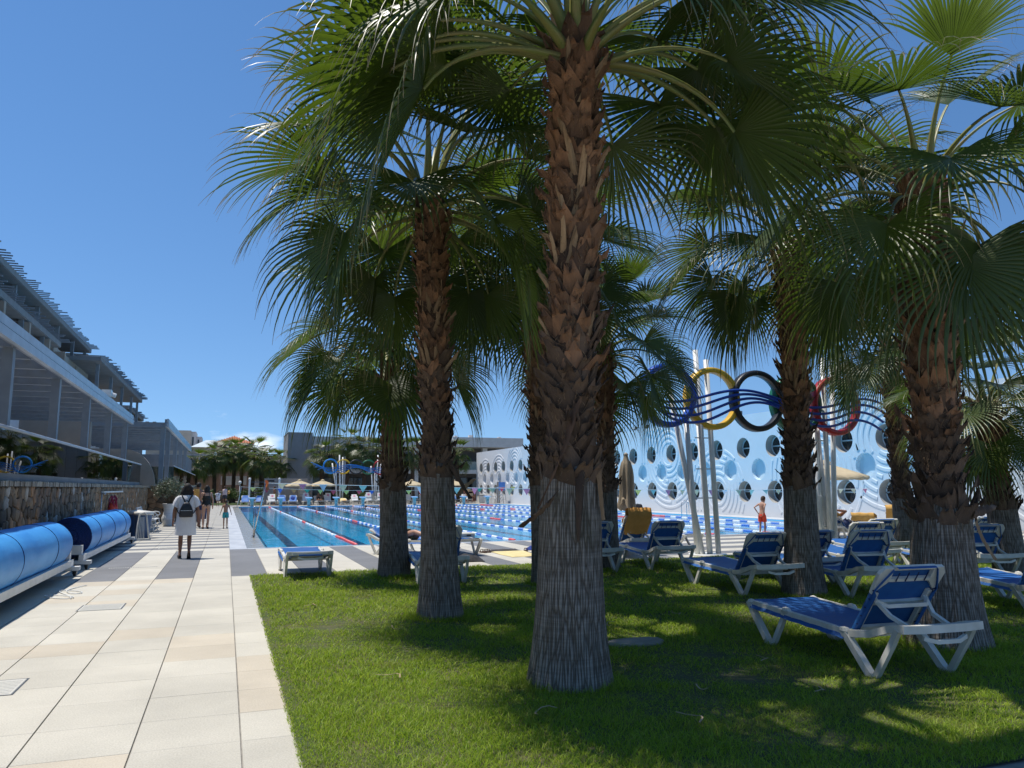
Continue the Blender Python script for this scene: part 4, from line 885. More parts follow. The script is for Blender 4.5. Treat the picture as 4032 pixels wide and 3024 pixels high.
# planting beds beyond the path
stuff(MB().grid([[(x*1.2-5, 74.2+y*1.0, .03+.05*math.sin(x*3+y)) for x in range(8)] for y in range(12)]).build('far_lawn', W['hedge']))
for i, (x, y, s, lab) in enumerate(((-2.6,76,.9,'low round green shrub at the end of the paved path'),(-1.6,78,1.1,'green shrub under the far palms beside the path'),(1.6,77,1.0,'green shrub behind the first far lounger'),(3.4,80,1.2,'green shrub behind the climbing frame'),(.4,80,1.1,'green shrub between the far palm trunks'),(5.3,78,1.0,'green shrub at the foot of the grey tower'),(12.5,76.2,.8,'green shrub at the foot of the far rings'),(10.6,77,.9,'green shrub under the blue far ring'),(15.5,77,.9,'green shrub beside the long building windows'))):
    shrub('shrub', lab, (x,y,0), s*.8, s*1.3, 26, 700, W['hedge'], .22, 60+i, 'shrubs beyond the pool end')
for i, (x, y, lab) in enumerate(((1.2,76,'white post lamp with globe before the far palms'),(-3.1,75.5,'white post lamp with globe at the path end'),(4.3,79,'white post lamp with globe beside the grey tower'))):
    t = thing('globe_lamp', lab, 'lamp', (x,y,0)); MB().tube([(0,0,0),(0,0,1.9)], .035, 8).build('post', W['white_paint'], t, True); MB().ball((0,0,2.05), .15).build('globe', W['globe'], t, True)
# climbing frame / goal
t = thing('training_frame', 'white post frame with dark crossbars behind the far loungers', 'frame', (1.95,72.6,0))
for x in (0,2.55): MB().box(x-.08,x+.08,-.08,.08,0,2.25).build('post', W['white_paint'], t); MB().ball((x,0,2.32), .12).build('finial', W['white_paint'], t, True)
MB().box(.09,2.46,-.03,.03,2.02,2.08).build('crossbar', W['dark_metal'], t)
for k in range(5): MB().box(.09,1.1,-.02,.02,.5+k*.3,.54+k*.3).build('rung', W['dark_metal'], t)
MB().box(1.45,2.1,-.1,.1,2.09,2.24).build('black_cloth', W['rubber'], t)

# ------------------------------------------------------------------ ring sculptures
mk('ring_blue', (.012,.075,.46), (.01,.06,.38), 4, .35); mk('ring_yellow', (.72,.44,.02), (.62,.36,.015), 4, .4); mk('ring_black', (.012,.012,.014), (.02,.02,.022), 4, .4); mk('ring_green', (.01,.14,.06), (.008,.11,.05), 4, .4); mk('ring_red', (.50,.015,.02), (.40,.01,.015), 4, .4)
mk('wave_blue', (.012,.06,.36), (.01,.05,.30), 5, .4); mk('wave_sky', (.02,.22,.62), (.02,.18,.54), 5, .4); mk('ring_sky', (.02,.27,.72), (.02,.23,.62), 4, .35)
def sculpture(Y, label, bl, wv):
    t = thing('ring_sculpture', label, 'sculpture', (9.17, Y, 0), 0, 'five ring sculptures on white poles')
    for i, (x, c) in enumerate(zip((0,1.22,2.42,3.6,4.74), (bl,'ring_yellow','ring_black','ring_green','ring_red'))):
        zc = 3.53 - .02*i; b = MB(); yo = .06*(i % 2) ; rows = []
        for k in range(49):
            a = 2*math.pi*k/48
            rows.append([(x+q*math.cos(a), yo+d, zc+q*math.sin(a)) for q, d in ((.60,-.09),(.645,-.115),(.71,-.10),(.725,-.05),(.725,.09),(.68,.11),(.60,.09),(.585,.0),(.60,-.09))])
        b.grid(rows).build('ring', W[c], t, True)
    for j in range(4):
        pts = []
        for k in range(61):
            x = -1.85 + 8.2*k/60; u = (x+1.85)/8.2; z = 3.36 + .12*(1.5-j) + (.17+.03*j)*math.sin(u*math.pi*4.1+1.9-.30*j) - .5*max(0,(u-.86)/.14)**1.5*(.5+.2*j) + .22*max(0,(.12-u)/.12)*(1.5-j)*.6
            pts.append((x*(1 - .02*j if x > 0 else 1-.12*j), -.14-.02*(j%2), z))
        MB().tube(pts, .032, 8).build('wave_tube', W[wv], t, True)
    for s, cl in enumerate((((.65,0,0),(.83,.10,0),(.93,-.08,0),(1.02,.08,0),(1.19,-.02,0)), ((4.12,0,0),(4.20,.1,0),(4.30,-.08,0),(4.36,.08,0),(4.48,0,0)))):
        tops = ((.56,3.3),(.19,3.84),(.83,4.62),(.95,3.1),(1.15,4.42)) if s == 0 else ((3.86,3.6),(4.28,3.4),(4.50,4.65),(4.36,3.0),(4.86,4.45))
        for (bx, by, _), (tx, tz) in zip(cl, tops): MB().tube([(bx,by*.7,0),(tx,by+.16,tz)], .062, 10).build('pole', W['white_paint'], t, True)
        bx0 = cl[2][0]
        for z in (.55,1.25,1.9,2.6): MB().bar((bx0-.2,.05,z),(bx0+.2,.07,z),.025,.025).build('spacer', W['white_paint'], t)
        MB().lathe([(.42,0),(.42,.025),(.36,.03)], 24, (bx0,.02,0)).build('base_plate', W['white_paint'], t, True)
    return t
sculpture(14.72, 'large sculpture of five coloured rings on white poles at the lawn edge', 'ring_blue', 'wave_blue')
sculpture(74.1, 'five coloured rings with bright blue waves in front of the long building', 'ring_sky', 'wave_sky')

# ------------------------------------------------------------------ parasols
mk('canvas', (.66,.54,.34), (.60,.48,.30), 5, .8, .05, transl=.25); mk('canvas_edge', (.55,.44,.28), None, 5, .8); mk('pole_wood', (.45,.40,.33), (.36,.31,.25), 7, .6)
def parasol(loc, rad, ze, za, label, grp, rz=0):
    t = thing('parasol', label, 'parasol', loc, rz, grp); c = MB(); n_ = 8; ap = (0,0,za)
    for k in range(n_):
        a0, a1 = 2*math.pi*k/n_, 2*math.pi*(k+1)/n_; rows = []
        for i in range(6):
            s = .05+.95*i/5; z = za-(za-ze)*s**1.12; row = []
            for j in range(5):
                u_ = j/4; x = rad*s*(math.cos(a0)*(1-u_)+math.cos(a1)*u_); y = rad*s*(math.sin(a0)*(1-u_)+math.sin(a1)*u_); row.append((x,y,z-.05*s*math.sin(math.pi*u_)))
            rows.append(row)
        rows.append([(x*1.005,y*1.005,z-.07) for x,y,z in rows[-1]])
        MB().grid(rows).build('canopy_panel', W['canvas'], t, True)
    cap = MB()
    cap.lathe([(rad*.16,za-.02),(rad*.12,za+.05),(rad*.02,za+.11)], 8); cap.build('vent_cap', W['canvas'], t)
    MB().tube([(0,0,0),(0,0,za+.05)], .024, 8).build('pole', W['pole_wood'], t, True); MB().lathe([(.30,0),(.30,.06),(.06,.09),(.05,.25)], 16).build('base', W['conc_white'], t)
    for k in range(n_): a = 2*math.pi*k/n_; MB().bar((.02*math.cos(a),.02*math.sin(a),za-.03),(rad*.96*math.cos(a),rad*.96*math.sin(a),ze+.0),.018,.018).build('rib', W['pole_wood'], t)
    return t
GP = 'open cream parasols at the far end of the pool'
for x, y, lab in ((6.3,73.0,'open cream parasol in front of the grey wall notice panel'),(8.35,72.9,'open cream parasol beside the far ring sculpture poles'),(16.75,72.9,'open cream parasol before the dark windows of the long building'),(20.9,72.9,'open cream parasol close to the end of the relief wall')): parasol((x,y,0), 1.3, 1.76, 2.2, lab, GP, rnd.uniform(0,.4))
parasol((16.7,18.2,0), 1.2, 1.80, 2.18, 'open cream parasol over the sun loungers by the relief wall', GP, .2)
# closed parasol
t = thing('closed_parasol', 'closed beige parasol with hanging folds beside the pool edge', 'parasol', (8.52,15.5,0)); rows = []
for i in range(22):
    u = i/21; z = 2.22-1.16*u; r0 = .045+.15*u**.7+.03*math.sin(u*6)
    if u < .12: r0 = .04+.3*u
    rows.append([(r0*(1+.24*min(1,u*2)*math.cos(7*a+u*.8)+.10*math.cos(3*a))*math.cos(a), r0*(1+.24*min(1,u*2)*math.cos(7*a+u*.8)+.10*math.cos(3*a))*math.sin(a), z-(.10*math.cos(4*a+.6) if i > 18 else 0)) for a in [2*math.pi*k/56 for k in range(57)]])
mk('canvas_dull', (.36,.29,.20), (.30,.24,.165), 5, .85, .1, transl=.12)
MB().grid(rows).build('folded_canopy', W['canvas_dull'], t, True); MB().tube([(0,0,0),(0,0,2.26)], .024, 10).build('pole', W['pole_wood'], t, True); MB().lathe([(.28,0),(.28,.07),(.06,.1),(.05,.28)], 16).build('base', W['conc_white'], t)
MB().lathe([(.05,2.21),(.055,2.24),(.02,2.28)], 10).build('tip', W['pole_wood'], t, True)

# ------------------------------------------------------------------ backstroke flags, posts, ladders, starting blocks
FC = {}
for k, c in dict(red=(.75,.10,.13), blue=(.10,.2,.6), orange=(.85,.32,.12), green=(.10,.45,.28), yellow=(.80,.72,.22), pink=(.85,.30,.42), cream=(.72,.64,.42), white=(.75,.76,.80), mint=(.40,.68,.62)).items(): FC[k] = mk('flag_'+k, c, None, 4, .7, transl=.3)
def flags(Y, za, zb, x0, x1, sp, w, h, seq, label, sag):
    t = thing('flag_line', label, 'flag line', (0,Y,0)); fz = lambda x: za+(zb-za)*(x-x0)/(x1-x0)-sag*4*((x-x0)/(x1-x0))*(1-(x-x0)/(x1-x0))
    MB().tube([(x0+(x1-x0)*k/40,0,fz(x0+(x1-x0)*k/40)) for k in range(41)], .008, 5).build('line', W['white_paint'], t); x = x0+sp*.8; i = 0; r = random.Random(int(Y))
    while x < x1-.3:
        z = fz(x); y_ = r.uniform(-.05,.05); ww = w*r.uniform(.85,1.1); hh = h*r.uniform(.8,1.1)
        MB().add([(x-ww/2,0,z),(x-ww/4,y_*.2,z-.004),(x,0,z),(x+ww/4,-y_*.2,z-.004),(x+ww/2,0,z),(x-ww*.22,y_,z-hh*.55),(x+ww*.24,y_*.6,z-hh*.5),(x+r.uniform(-.02,.02),y_*1.6,z-hh)], [(0,1,2,5),(2,3,4,6),(2,6,5),(5,6,7)]).build('flag', FC[seq[i % len(seq)]], t); x += sp; i += 1
flags(24.6, 1.66, 1.40, 1.1, 24.9, .62, .25, .22, ('cream','pink','white','cream','mint','mint','cream','white','yellow','mint','pink','cream'), 'nearer line of faded triangular flags strung across the pool', .12)
flags(64.6, 1.62, 1.62, 1.15, 24.9, 1.05, .5, .38, ('yellow','red','blue','orange','green','yellow','red'), 'farther line of bright triangular flags strung across the pool', .35)
def post(loc, top, label, r_=.022):
    t = thing('flag_post', label, 'post', loc); MB().tube([(0,0,-.05),(top[0]-loc[0],top[1]-loc[1],top[2])], r_, 8).build('tube', W['steel'], t, True); MB().lathe([(.06,0),(.06,.02),(.03,.03)], 12).build('foot', W['steel'], t); return t
post((.86,25.6,-.02), (1.13,24.6,1.72), 'leaning steel post with an orange cloth at the pool edge', .03); post((.90,26.4,-.02), (.87,26.1,.92), 'short steel stub post in the overflow gutter'); post((.85,65.0,-.02), (1.15,64.6,1.66), 'steel post at the far pool corner')
mk('cloth_orange', (.55,.16,.05), (.42,.10,.03), 6, .85); c = MB().grid([[(.05*math.sin(u*1.7+i)+.02*i*.3, (u-2)*.035, -.06*i+.01*math.cos(u*3)) for u in range(5)] for i in range(6)])
tag(c.build('hanging_cloth', W['cloth_orange'], None, True, (1.15,24.58,1.74)), 'small orange cloth tied to the top of the leaning steel post', 'cloth')
mk('block_teal', (.42,.52,.50), (.34,.43,.42), 5, .5); mk('block_top', (.20,.36,.62), (.17,.31,.55), 6, .6); mk('digit', (.03,.04,.05), None, 5, .6)
def digit(par, ch, m, h, loc, rot):
    cu = bpy.data.curves.new('number', 'FONT'); cu.body = ch; cu.size = h; cu.align_x = 'CENTER'; cu.extrude = .002
    ob = bpy.data.objects.new('number', cu); COL.objects.link(ob); dg = bpy.context.evaluated_depsgraph_get(); me = bpy.data.meshes.new_from_object(ob.evaluated_get(dg)); bpy.data.objects.remove(ob)
    me.materials.clear(); me.materials.append(m); return obj('number', me, par, loc, rot)
for i, x in enumerate(lanes):
    t = thing('starting_block', ('first','second','third','fourth','fifth','sixth','seventh','eighth','ninth','tenth')[i] + ' starting block counted from the paved path side', 'starting block', (x-.1,67.15,.02), 0, 'starting blocks along the far pool end')
    MB().loft([[(sx_*w,y_,z) for sx_, y_ in ((-1,-d),(1,-d),(1,d),(-1,d))] for w, d, z in ((.13,.16,0),(.12,.15,.3),(.15,.17,.62))]).build('pedestal', W['block_teal'], t)
    MB().prism([(-.27,-.30,.60),(.27,-.30,.60),(.27,.32,.66),(-.27,.32,.66)], (0,0,.07)).build('platform', W['block_top'], t); MB().prism([(-.275,-.305,.61),(.275,-.305,.61),(.275,-.29,.612),(-.275,-.29,.612)], (0,0,.055)).build('front_edge', W['white_paint'], t)
    digit(t, str(i+1), W['digit'], .2, (0,-.158,.30), (R(90),0,0))
# pool ladder by the relief wall, lifeguard stand, trolley
for i, y in enumerate((55.0, 36.0)):
    t = thing('pool_ladder', ('steel pool ladder rails near the far end of the relief wall', 'steel pool ladder rails half way along the relief wall')[i], 'ladder', (23.68,y,0))
    for dy in (0,.5): MB().tube([(-.25,dy,-.4),(-.25,dy,.55),(-.18,dy,.72),(.0,dy,.78),(.18,dy,.7),(.22,dy,.5),(.22,dy,.0)], .02, 8).build('rail', W['steel'], t, True)
t = thing('lifeguard_chair', 'tall lifeguard chair with blue cloth before the relief wall end', 'chair', (24.3,68.6,0))
for x, y in ((-.35,-.35),(.35,-.35),(-.35,.35),(.35,.35)): MB().bar((x*1.2,y*1.2,0),(x*.75,y*.75,1.5),.05,.05).build('leg', W['steel'], t)
for z in (.4,.8,1.2): MB().bar((-.38,-.36,z),(.38,-.36,z),.035,.035).build('rung', W['steel'], t)
MB().box(-.32,.32,-.32,.32,1.5,1.55).build('seat', W['block_top'], t); MB().box(-.32,.32,-.36,-.33,1.2,2.0).build('blue_cloth', W['sky_sling'], t)
t = thing('wooden_trolley', 'brown wicker towel trolley on wheels beside the last starting block', 'trolley', (21.9,70.8,0))
for x in (-.45,.45):
    for y in (-.3,.3): MB().box(x-.03,x+.03,y-.03,y+.03,.1,1.5).build('upright', W['terracotta'], t); MB().lathe([(.02,0),(.06,.03),(.02,.06)], 8, (x,y,.02)).build('wheel', W['rubber'], t)
for z in (.2,.65,1.1,1.45): MB().box(-.42,.42,-.27,.27,z,z+.04).build('shelf', W['terracotta'], t)
MB().box(-.35,.3,-.2,.2,.69,.95).box(-.3,.35,-.2,.2,1.14,1.3).build('towels', W['canvas'], t)
t = thing('low_cabinet', 'small white cabinet with louvred front by the relief wall door', 'cabinet', (23.3,71.5,0)); MB().box(-.3,.3,-.25,.25,0,.75).build('body', W['white_plastic'], t); MB().box(-.33,.33,-.28,.28,.75,.79).build('top', W['dark_metal'], t)
for k in range(6): MB().box(-.26,.26,-.262,-.251,.1+k*.1,.15+k*.1).build('louvre', W['white_paint'], t)
d = MB().box(WX-.03,WX+.001,70.75,71.65,0,2.05); pt(relief, d, 'door', 'shade_grey')
# ------------------------------------------------------------------ sun loungers
mk('lace', (.01,.02,.09), None, 5, .6); mk('towel_yellow', (.70,.42,.13), (.60,.34,.09), 8, .95, .4, 60); mk('towel_pale', (.72,.60,.30), (.64,.52,.25), 8, .95, .4, 60); mk('towel_orange', (.62,.30,.07), (.54,.25,.05), 8, .95, .4, 60)
mk('towel_flower', (.70,.68,.66), (.62,.60,.58), 8, .95, .3, 60); mk('flower', (.60,.02,.14), None, 5, .9); mk('towel_white', (.72,.72,.70), None, 8, .95, .3, 60); mk('cloth_black', (.012,.012,.014), (.03,.03,.032), 9, .8); mk('cloth_blue', (.02,.05,.25), (.015,.04,.2), 8, .9)
HW = .35
LM = {}
def lounger_meshes():
    f = MB()
    for s in (-1,1):
        f.strip([(s*HW,1.0,.355),(s*HW,.5,.335),(s*HW,.0,.315),(s*HW,-.38,.30),(s*HW,-.62,.335),(s*HW,-.84,.41),(s*HW,-.97,.43)], .05, .055)
    f.strip([(-HW-.025,-.98,.43),(-.2,-.99,.425),(.2,-.99,.425),(HW+.025,-.98,.43)], .05, .06); f.bar((-HW,1.0,.345),(HW,1.0,.345),.06,.05); f.bar((-HW,-.36,.285),(HW,-.36,.285),.05,.05); f.bar((-HW,.48,.31),(HW,.48,.31),.045,.03); f.bar((-HW,-.78,.37),(HW,-.78,.37),.04,.03)
    f.strip([(-.2,-1.0,.36),(-.1,-1.03,.335),(.1,-1.03,.335),(.2,-1.0,.36)], .03, .03)
    LM['frame'] = f.mesh('frame', W['white_plastic'])
    b = MB().strip([(0,1.03,.37),(0,.95,.26),(0,.74,.03),(0,.69,.0)], .058, .055, up=(1,0,0)).strip([(0,.69,.0),(0,.64,.05),(0,.50,.26),(0,.46,.36)], .045, .04, up=(1,0,0)); b.ball((0,.44,.36), .034, .065, .035, 8); b.ball((0,1.0,.365), .037, .05, .03, 8); LM['leg_foot'] = b.mesh('leg', W['white_plastic'])
    b = MB().strip([(0,-.33,.315),(0,-.42,.22),(0,-.60,.03),(0,-.65,.0)], .058, .055, up=(1,0,0)).strip([(0,-.65,.0),(0,-.69,.05),(0,-.86,.30),(0,-.93,.42)], .045, .04, up=(1,0,0)); b.ball((0,-.34,.315), .036, .06, .035, 8); LM['leg_rear'] = b.mesh('leg', W['white_plastic'])
    rows = []
    for i in range(22):
        y = .985-(.985+.355)*i/21; zr = .357+(.30-.357)*(1-y)/1.38 + .008; row = []
        for k in range(15):
            u_ = k/14*2-1; x = u_*(HW+.05); sag = -.028*(1-u_*u_)*math.sin(math.pi*i/21)**.5
            z = zr+.022+sag - (.075*((abs(u_)-.86)/.14)**1.3 if abs(u_) > .86 else 0) + .003*math.sin(i*1.7+k); row.append((x,y,z))
        rows.append(row)
    LM['seat'] = MB().grid(rows).mesh('seat_sling', W['blue_sling'], True)
    # backrest, hinge at its origin, lying along -y when flat (angle 0)
    b = MB(); L = .68
    for s in (-1,1):
        b.strip([(s*.265,0,.0),(s*.265,-L*.62,.0)], .04, .035); b.prism([(s*.31,-L*.60,-.012),(s*.19,-L*.80,-.012),(s*.20,-L*.99,-.012),(s*.285,-L*.99,-.012),(s*.325,-L*.9,-.012)], (0,0,.03))
        for q in range(3): b.bar((s*.30,-L*(.66+q*.1),.02),(s*.22,-L*(.74+q*.09),.02),.006,.008)
    b.bar((-.21,-L*.81,0),(.21,-L*.81,0),.03,.03); b.bar((-.2,-L*.985,0),(.2,-L*.985,0),.03,.03); b.bar((-.28,-.03,0),(.28,-.03,0),.035,.03); b.bar((-.28,-L*.45,-.0),(.28,-L*.45,-.0),.03,.03)
    LM['back'] = b.mesh('backrest', W['white_plastic'])
    rows = []
    for i in range(16):
        y = -.01-L*.97*i/15; row = []
        wd = .33-(.33-.22)*max(0,(i-9)/6)**1.2
        for k in range(15):
            u_ = (k/14*2-1)*1.28; au = abs(u_)
            if au <= 1: row.append((u_*wd, y, .03-.02*(1-u_*u_)*math.sin(math.pi*i/15) - .018*max(0,(au-.85)/.15)))
            else: row.append((math.copysign(wd-(au-1)*.22*(1 if i < 10 else .2), u_), y, -.03-.0*au))
        rows.append(row)
    bs = MB().grid(rows); rows = [[((k/6*2-1)*.19, -L*.965-.035*math.sin(q*.5), .02-.028*q*.5) for k in range(7)] for q in range(5)]; bs.grid(rows)
    LM['bsling'] = bs.mesh('back_sling', W['blue_sling'], True)
    lc = MB()
    for k in range(4): lc.bar((-.14+k*.093,-L*.93,-.02),(-.14+k*.093,-L*.80,-.02),.008,.006)
    for s in (-1,1):
        for k in range(5): lc.bar((s*.325,-.1-k*.09,-.02),(s*.265,-.08-k*.09,-.02),.008,.006)
    LM['lace'] = lc.mesh('lacing', W['lace'])
    LM['arm'] = None
lounger_meshes()
ARM = {}
def arm_mesh(ang):
    if ang not in ARM:
        b = MB(); a = R(ang); hy, hz = -.36, .315; ty, tz = hy-.36*math.cos(a), hz+.36*math.sin(a)
        if ang > 20:
            for s in (-1,1): b.strip([(s*.25,ty,tz-.01),(s*.21,ty-.12,tz-.13),(s*.19,-.90,.40)], .03, .03)
            b.strip([(-.25,ty-.02,tz-.02),(-.19,ty-.07,tz-.06),(.19,ty-.07,tz-.06),(.25,ty-.02,tz-.02)], .03, .03)
        else: b.bar((-.25,ty,tz-.05),(.25,ty,tz-.05),.03,.03)
        ARM[ang] = b.mesh('support_arm', W['white_plastic'])
    return ARM[ang]
SL = {}
def lounger(label, x, y, rz, ang=58, sling='blue_sling', grp='blue sun loungers on the lawn and poolside', z=.0):
    t = thing('sun_lounger', label, 'sun lounger', (x,y,z), R(rz), grp)
    obj('frame', LM['frame'], t)
    for s in (-1,1): obj('leg', LM['leg_foot'], t, (s*(HW+.012),0,0)); obj('leg', LM['leg_rear'], t, (s*(HW+.012),0,0))
    def sl(k):
        if sling == 'blue_sling': return LM[k]
        if (k,sling) not in SL: SL[k,sling] = LM[k].copy(); SL[k,sling].materials[0] = W[sling]
        return SL[k,sling]
    obj('seat_sling', sl('seat'), t)
    bk = obj('backrest', LM['back'], t, (0,-.36,.315), (-R(ang),0,0)); obj('back_sling', sl('bsling'), bk); stuff(obj('lacing', LM['lace'], bk))
    obj('support_arm', arm_mesh(ang), t)
    return t
def towel_on_back(x, y, rz, ang, m, label, up=.62, dn=.25, w=.27, seed=1, z=.02, cat='towel'):
    r = random.Random(seed); a = R(ang); rows = []; pr_ = []
    for i in range(9): s = up*(1-i/8); pr_.append((-.36-(.80-s)*0 -(.80-s)*math.cos(a)*1.0, .315+(.80-s)*math.sin(a)+.045*math.cos(a), -.045*0))
    pts = []
    for i in range(10): q = .80-up+up*i/9; pts.append((-.36-q*math.cos(a)+.05*math.sin(a), .315+q*math.sin(a)+.05*math.cos(a)))
    pts.append((-.36-.84*math.cos(a)+.02*math.sin(a), .315+.85*math.sin(a)))
    for i in range(1,7): q = .80-dn*i/6; pts.append((-.36-q*math.cos(a)-.05*math.sin(a)-.01*i, .315+q*math.sin(a)-.05*math.cos(a)-.01*i))
    for i, (yy, zz) in enumerate(pts): rows.append([((k/8*2-1)*w*(1+.06*math.sin(i+k)), yy+.012*math.sin(k*2.1+i*.6), zz+.008*math.sin(k*1.7+i)) for k in range(9)])
    c, s_ = math.cos(R(rz)), math.sin(R(rz))
    o = MB().grid(rows).build('beach_towel', W[m], None, True, (x,y,z), (0,0,R(rz)))
    return tag(o, label, cat)
L_ = lounger
L_('sunlit blue sun lounger standing closest to the stout palm trunk', 5.25, 5.50, -4.2, 54)
L_('blue sun lounger with its backrest against the palm between the loungers', 7.16, 9.66, -4, 54)
L_('blue sun lounger at the lawn edge below the closed parasol', 7.72, 13.05, -6, 56)
L_('blue sun lounger half hidden behind the tallest palm trunk', 6.24, 13.05, -5, 58)
L_('blue sun lounger with a black cloth over its backrest by the pool', 10.2, 16.9, -160, 60)
L_('blue sun lounger behind the palm, its foot end pointing at the ring sculpture', 8.55, 10.25, -6, 50)
L_('blue sun lounger in the gap between the two stout palm trunks', 8.45, 8.95, -10, 60)
L_('blue sun lounger beside the second cluster of sculpture poles', 10.45, 11.0, -12, 58)
L_('blue sun lounger with sunlit seat behind the stout palm', 12.1, 12.3, -10, 55)
L_('blue sun lounger just past the stout palm on the wall side', 11.55, 8.55+1.1, -14, 58)
L_('blue sun lounger behind the short palm at the lawn end', 15.5, 12.7, -14, 50)
L_('blue sun lounger on the paving right in front of the relief wall', 20.4, 16.9, -40, 52)
L_('poolside lounger with a sunbather lying on it', 16.2, 17.2, -62, 34)
L_('poolside lounger with a yellow towel over its lowered back', 16.9, 16.7, -60, 32)
L_('poolside lounger with a yellow towel over its raised back', 17.6, 16.3, -58, 52)
L_('lounger with a yellow towel on its back at the lawn rim', 9.3, 6.95, -14, 55)
L_('flat sun lounger with folded down back at the lawn corner', 1.36, 14.3, 0, 9)
L_('blue sun lounger hidden between the two palms nearest the path', 3.3, 12.55, -6, 60)
L_('white lounger with a sunbather lying on it at the pool edge', 3.9, 17.3, -150, 20)
L_('white lounger with a pale box on its foot at the pool edge', 4.9, 17.4, -175, 12)
L_('lounger with an orange towel hung over its back', 8.15, 15.15, -176+180, 60)
L_('blue lounger on the poolside paving behind the lawn palms', 14.3, 16.3, -30, 50)
towel_on_back(8.15,15.15,4,60,'towel_orange','orange towel hung over the lounger back below the closed parasol', .35, .5, .30, 3)
towel_on_back(16.9,16.7,-60,32,'towel_yellow','yellow towel bunched over the lowered lounger back', .45, .15, .30, 4)
towel_on_back(17.6,16.3,-58,52,'towel_yellow','yellow towel draped over the raised lounger back', .25, .45, .30, 5)
towel_on_back(9.3,6.95,-14,55,'towel_yellow','yellow towel on the lounger back at the lawn rim', .4, .3, .30, 6)
towel_on_back(10.2,16.9,-160,60,'cloth_black','black cloth thrown over the lounger back by the pool', .28, .25, .18, 7, cat='cloth')
towel_on_back(16.2,17.2,-62,34,'towel_yellow','yellow towel under the resting sunbather', .5, .1, .28, 8)
# far row of loungers
GL = 'loungers in a row at the far end of the pool'
far = [(1.6,70.6,'sky_sling',55,None,'in front of the white post frame'),(2.75,71.6,'sky_sling',50,None,'directly behind the second starting block'),(3.9,71.2,'towel_white',48,'flower','with white flowered towel beside the training frame'),(4.75,70.9,'sky_sling',58,None,'between starting block two and the dark cushion'),(5.6,70.8,'sky_sling',55,'blue','with a dark blue cloth on its back'),(6.8,71.4,'towel_flower',60,'flower','under the first cream parasol, flowered towel on its back'),(7.95,71.8,'towel_white',45,None,'with a reclining sunbather under the second parasol'),(8.85,72.0,'towel_flower',55,'flower','next to the sunbather with flowered towel'),(10.2,71.8,'towel_pale',20,'yellow','with a yellow towel bundle on it'),(11.3,72.2,'towel_white',40,'flower','with a pink flowered towel past the ring poles'),(12.6,72.2,'towel_white',60,'flower','upright beside the second ring poles'),(13.7,72.3,'towel_white',55,'flower','partly hidden by the lawn palm'),(14.8,72.3,'towel_white',55,None,'beside the white table'),(16.3,72.4,'towel_white',55,None,'below the third parasol pole'),(17.9,72.6,'towel_white',55,'flower','with flowered towel right of the third parasol'),(20.3,72.6,'towel_pale',45,'yellow','with a yellow towel near the relief wall'),(21.2,73.4,'sky_sling',50,None,'light blue one near the relief wall end'),(22.6,74.2,'towel_white',50,None,'white one beside the wooden trolley')]
for i, (x, y, s, ang, tw_, d) in enumerate(far):
    L_('distant lounger ' + d, x, y, 180+rnd.uniform(-10,10), ang, s, GL)
    if tw_:
        r = random.Random(i); 
        if tw_ == 'flower':
            b = MB().box(-.24,.24,-.01,.01,-.0,.5)
            t = tag(b.build('beach_towel', W['towel_flower'], None, False, (x, y+.36+.42*math.cos(R(ang))-.07, .34+.36*math.sin(R(ang))), (R(90-ang)*-1,0,0)), 'flowered towel on lounger ' + d, 'towel'); t['group'] = 'flowered towels on the far loungers'
            fb = MB()
            for k in range(6): a = k*1.05; fb.add([(0,-.013,.27),(.07*math.cos(a-.35),-.013,.27+.09*math.sin(a-.35)),(.17*math.cos(a),-.013,.27+.17*math.sin(a)),(.07*math.cos(a+.35),-.013,.27+.09*math.sin(a+.35))], [(0,1,2,3)])
            fb.build('flower_print', W['flower'], t)
        else:
            m = 'cloth_blue' if tw_ == 'blue' else 'towel_yellow'; b = MB(); b.grid([[((k/7-.5)*.5, -(q/7-.5)*.5, .09*math.sin(math.pi*k/7)*math.sin(math.pi*q/7)*(1+.4*math.sin(k*2+q))) for k in range(8)] for q in range(8)])
            tag(b.build('beach_towel', W[m], None, True, (x, y-(.2 if tw_ == 'yellow' else -.6), .36 if tw_ == 'yellow' else .62), (0 if tw_ == 'yellow' else R(50),0,r.uniform(-.3,.3))), ('crumpled yellow towel on the far lounger ' if tw_ == 'yellow' else 'dark blue cloth on the far lounger ') + d, 'towel')
t = thing('garden_table', 'small white plastic table among the far loungers', 'table', (13.35,71.6,0)); MB().box(-.35,.35,-.35,.35,.66,.7).build('table_top', W['white_plastic'], t)
for x in (-.28,.28):
    for y in (-.28,.28): MB().bar((x,y,0),(x*.9,y*.9,.66),.05,.05).build('leg', W['white_plastic'], t)
t = thing('plastic_chair', 'white plastic armchair against the relief wall end', 'chair', (24.0,69.9,0), R(90)); MB().box(-.24,.24,-.22,.24,.40,.44).build('seat', W['white_plastic'], t); MB().box(-.24,.24,.22,.26,.44,.88).build('backrest', W['white_plastic'], t)
for x in (-.22,.22):
    MB().box(x-.02,x+.02,-.2,.24,.62,.66).build('armrest', W['white_plastic'], t)
    for y in (-.2,.22): MB().bar((x,y,.4),(x*1.15,y*1.15,0),.04,.04).build('leg', W['white_plastic'], t)
